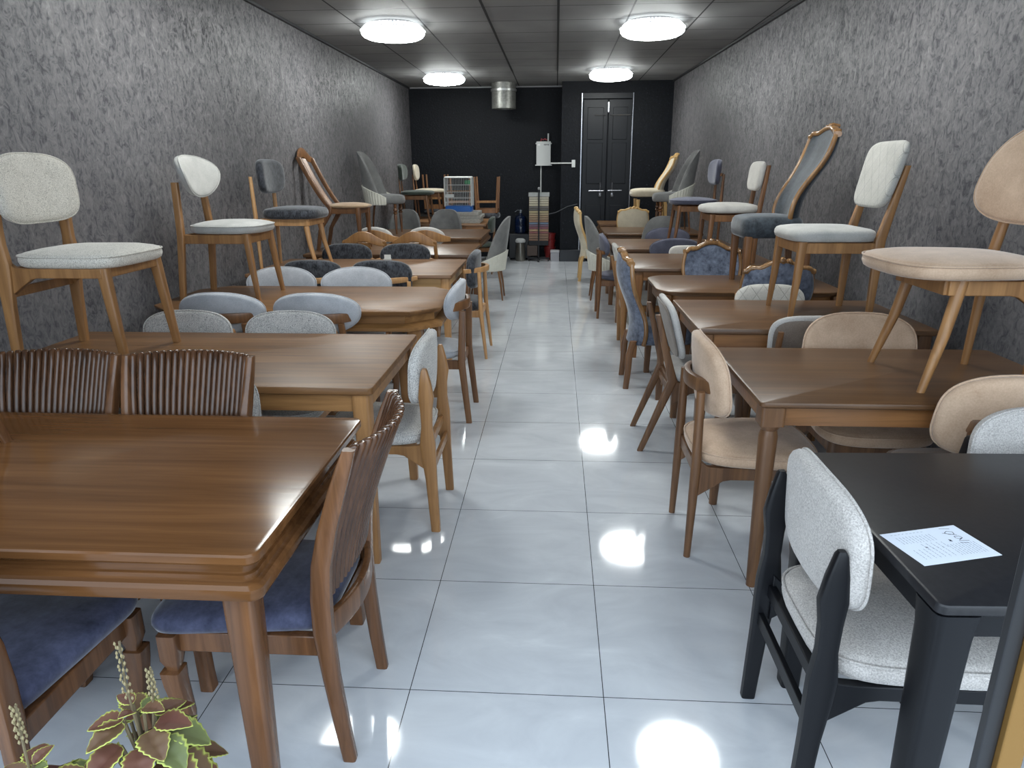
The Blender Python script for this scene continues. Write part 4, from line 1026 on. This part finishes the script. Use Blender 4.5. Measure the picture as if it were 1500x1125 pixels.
def coleus(x, y, z, lb, leaves, spikes, seed):
    rnd = random.Random(seed)
    r = thing('potted_coleus', (x, y, 0)); tag(r, lb, 'plant', 'coleus plants at the doorway')
    mb = MB(); rim = []; hue = []
    for (dx, dy, dz, az, tilt, ln, h) in leaves:
        az = radians(az); tilt = radians(tilt); nu, nv = 10, 14
        base = Vector((dx, dy, z + dz))
        fwd = Vector((cos(az) * cos(tilt), sin(az) * cos(tilt), sin(tilt))); side = Vector((-sin(az), cos(az), 0)); up = fwd.cross(side) * -1
        if up.z < 0: up = -up
        k = len(mb.v)
        for j in range(nv + 1):
            v = j / nv
            hw = ln * .4 * (sin(pi * min(1, v ** .72)) ** .8) * (1 + (.09 if j % 2 else -.05))
            for i in range(nu + 1):
                u = 2 * i / nu - 1
                p = base + fwd * (ln * v) + side * (hw * u) + up * (-.22 * ln * v * v + .14 * ln * abs(u) * hw / ln * 2 + .012 * ln * sin(v * 22) * (1 - abs(u)))
                mb.v.append(tuple(p)); e = max(abs(u), max(0, (v - .55) / .45) ** 1.5, max(0, (.12 - v) / .12))
                rim.append(.35 + .5 * e ** 5); hue.append(h)
        for j in range(nv):
            for i in range(nu):
                a0 = k + j * (nu + 1) + i; mb.f.append((a0, a0 + 1, a0 + nu + 2, a0 + nu + 1))
    me = bpy.data.meshes.new('foliage'); me.from_pydata(mb.v, [], mb.f); me.update()
    me.polygons.foreach_set('use_smooth', [True] * len(me.polygons))
    for nm, dat in (('rim', rim), ('hue', hue)):
        me.attributes.new(nm, 'FLOAT', 'POINT').data.foreach_set('value', dat)
    o = bpy.data.objects.new('foliage', me); COL.objects.link(o); o.parent = r; me.materials.append(LEAF)
    sm = o.modifiers.new('thick', 'SOLIDIFY'); sm.thickness = .0012
    ms = MB()
    for (dx, dy, dz, az, tilt, ln, h) in leaves:
        ms.rail([(dx * .15, dy * .15, z - .2), (dx * .6, dy * .6, z + dz - .07), (dx, dy, z + dz)], .0028, .0028, 6, 2)
    ms.obj('stems', STEM, r)
    for (dx, dy, h, f) in spikes:
        sp = MB().rail([(dx * .5, dy * .5, z - .05), (dx, dy, z + h * .5), (dx + .004, dy, z + h)], .0022, .0022, 6, 2).obj('flower_spike', STEM, r)
        fl = MB()
        for k in range(34):
            q = (k / 34); zz = z + h * (1 - f + f * q); an = k * 2.4; rr = .005 * (1 - .6 * q) + .002
            cx, cy = dx + rr * cos(an), dy + rr * sin(an)
            fl.rings([[(cx + .0024 * s * cos(t * pi / 3), cy + .0024 * s * sin(t * pi / 3), zz + w) for t in range(6)] for s, w in ((.3, -.004), (1, 0), (.3, .004))])
        fl.obj('florets', FLW, sp)
    MB().lathe([(.001, 0), (.05, 0), (.06, z - .28), (.066, z - .28), (.066, z - .24), (.056, z - .24), (.054, z - .27), (.001, z - .27)], 28).obj('pot', plain('terracotta', lin(150, 92, 66), .8), r)
    return r
rn = random.Random(11)
def ring_leaves(tiers, rn):
    out = []
    for n, rad, dz, tilt, ln, green in tiers:
        a0 = rn.uniform(0, 360)
        for i in range(n):
            az = a0 + 360 * i / n + rn.uniform(-18, 18); a = radians(az)
            out.append((rad * cos(a), rad * sin(a), dz + rn.uniform(-.012, .012), az, tilt + rn.uniform(-14, 14), ln * rn.uniform(.85, 1.15), 1.0 if rn.random() < green else rn.uniform(0, .25)))
    return out
coleus(-.715, .945, .632, 'red-and-green coleus with tall thin flower spike, beside the chair leg', ring_leaves([(4, .01, .02, 25, .035, .3), (6, .025, -.0, 2, .058, .1), (8, .04, -.035, -14, .076, .4), (9, .045, -.075, -28, .09, .6), (9, .05, -.12, -34, .095, .7)], rn), [(-.01, -.005, .165, .7), (.025, .01, .1, .6)], 3)
coleus(-.84, .835, .6, 'red-and-green coleus with short yellowish flower spike at the corner of the doorway', ring_leaves([(4, .01, .02, 25, .035, .3), (6, .025, 0, 2, .058, .1), (8, .04, -.035, -14, .076, .4), (9, .05, -.075, -28, .09, .6), (9, .055, -.12, -34, .095, .7)], rn), [(.005, .0, .155, .45)], 5)

# ------------------------------------------------------------------ light, sky, camera
w = bpy.data.worlds.new('sky'); SC.world = w; w.use_nodes = True
nt = w.node_tree; bg = nt.nodes['Background']
bg.inputs['Color'].default_value = (.74, .87, 1.0, 1); bg.inputs['Strength'].default_value = 3.9

f_, p_, y_, r_, h_ = 1015.82, .301207, .0625456, -.00537671, 1.55065
fw = Vector((-sin(y_) * cos(p_), cos(y_) * cos(p_), -sin(p_))); rt = Vector((cos(y_), sin(y_), 0)); up = rt.cross(fw)
rt2 = rt * cos(r_) + up * sin(r_); up2 = rt2.cross(fw)
cd = bpy.data.cameras.new('camera'); cam = bpy.data.objects.new('camera', cd); COL.objects.link(cam)
cd.sensor_width = 36; cd.lens = f_ * 36 / 1500; cd.clip_start = .02; cd.clip_end = 100
m = Matrix.Identity(4)
for i in range(3): m[i][0] = rt2[i]; m[i][1] = up2[i]; m[i][2] = -fw[i]
m[2][3] = h_
cam.matrix_world = m
SC.camera = cam
SC.view_settings.view_transform = 'Standard'; SC.view_settings.look = 'None'; SC.view_settings.gamma = 1; SC.view_settings.exposure = -.13
try: SC.view_settings.use_curve_mapping = False
except Exception: pass
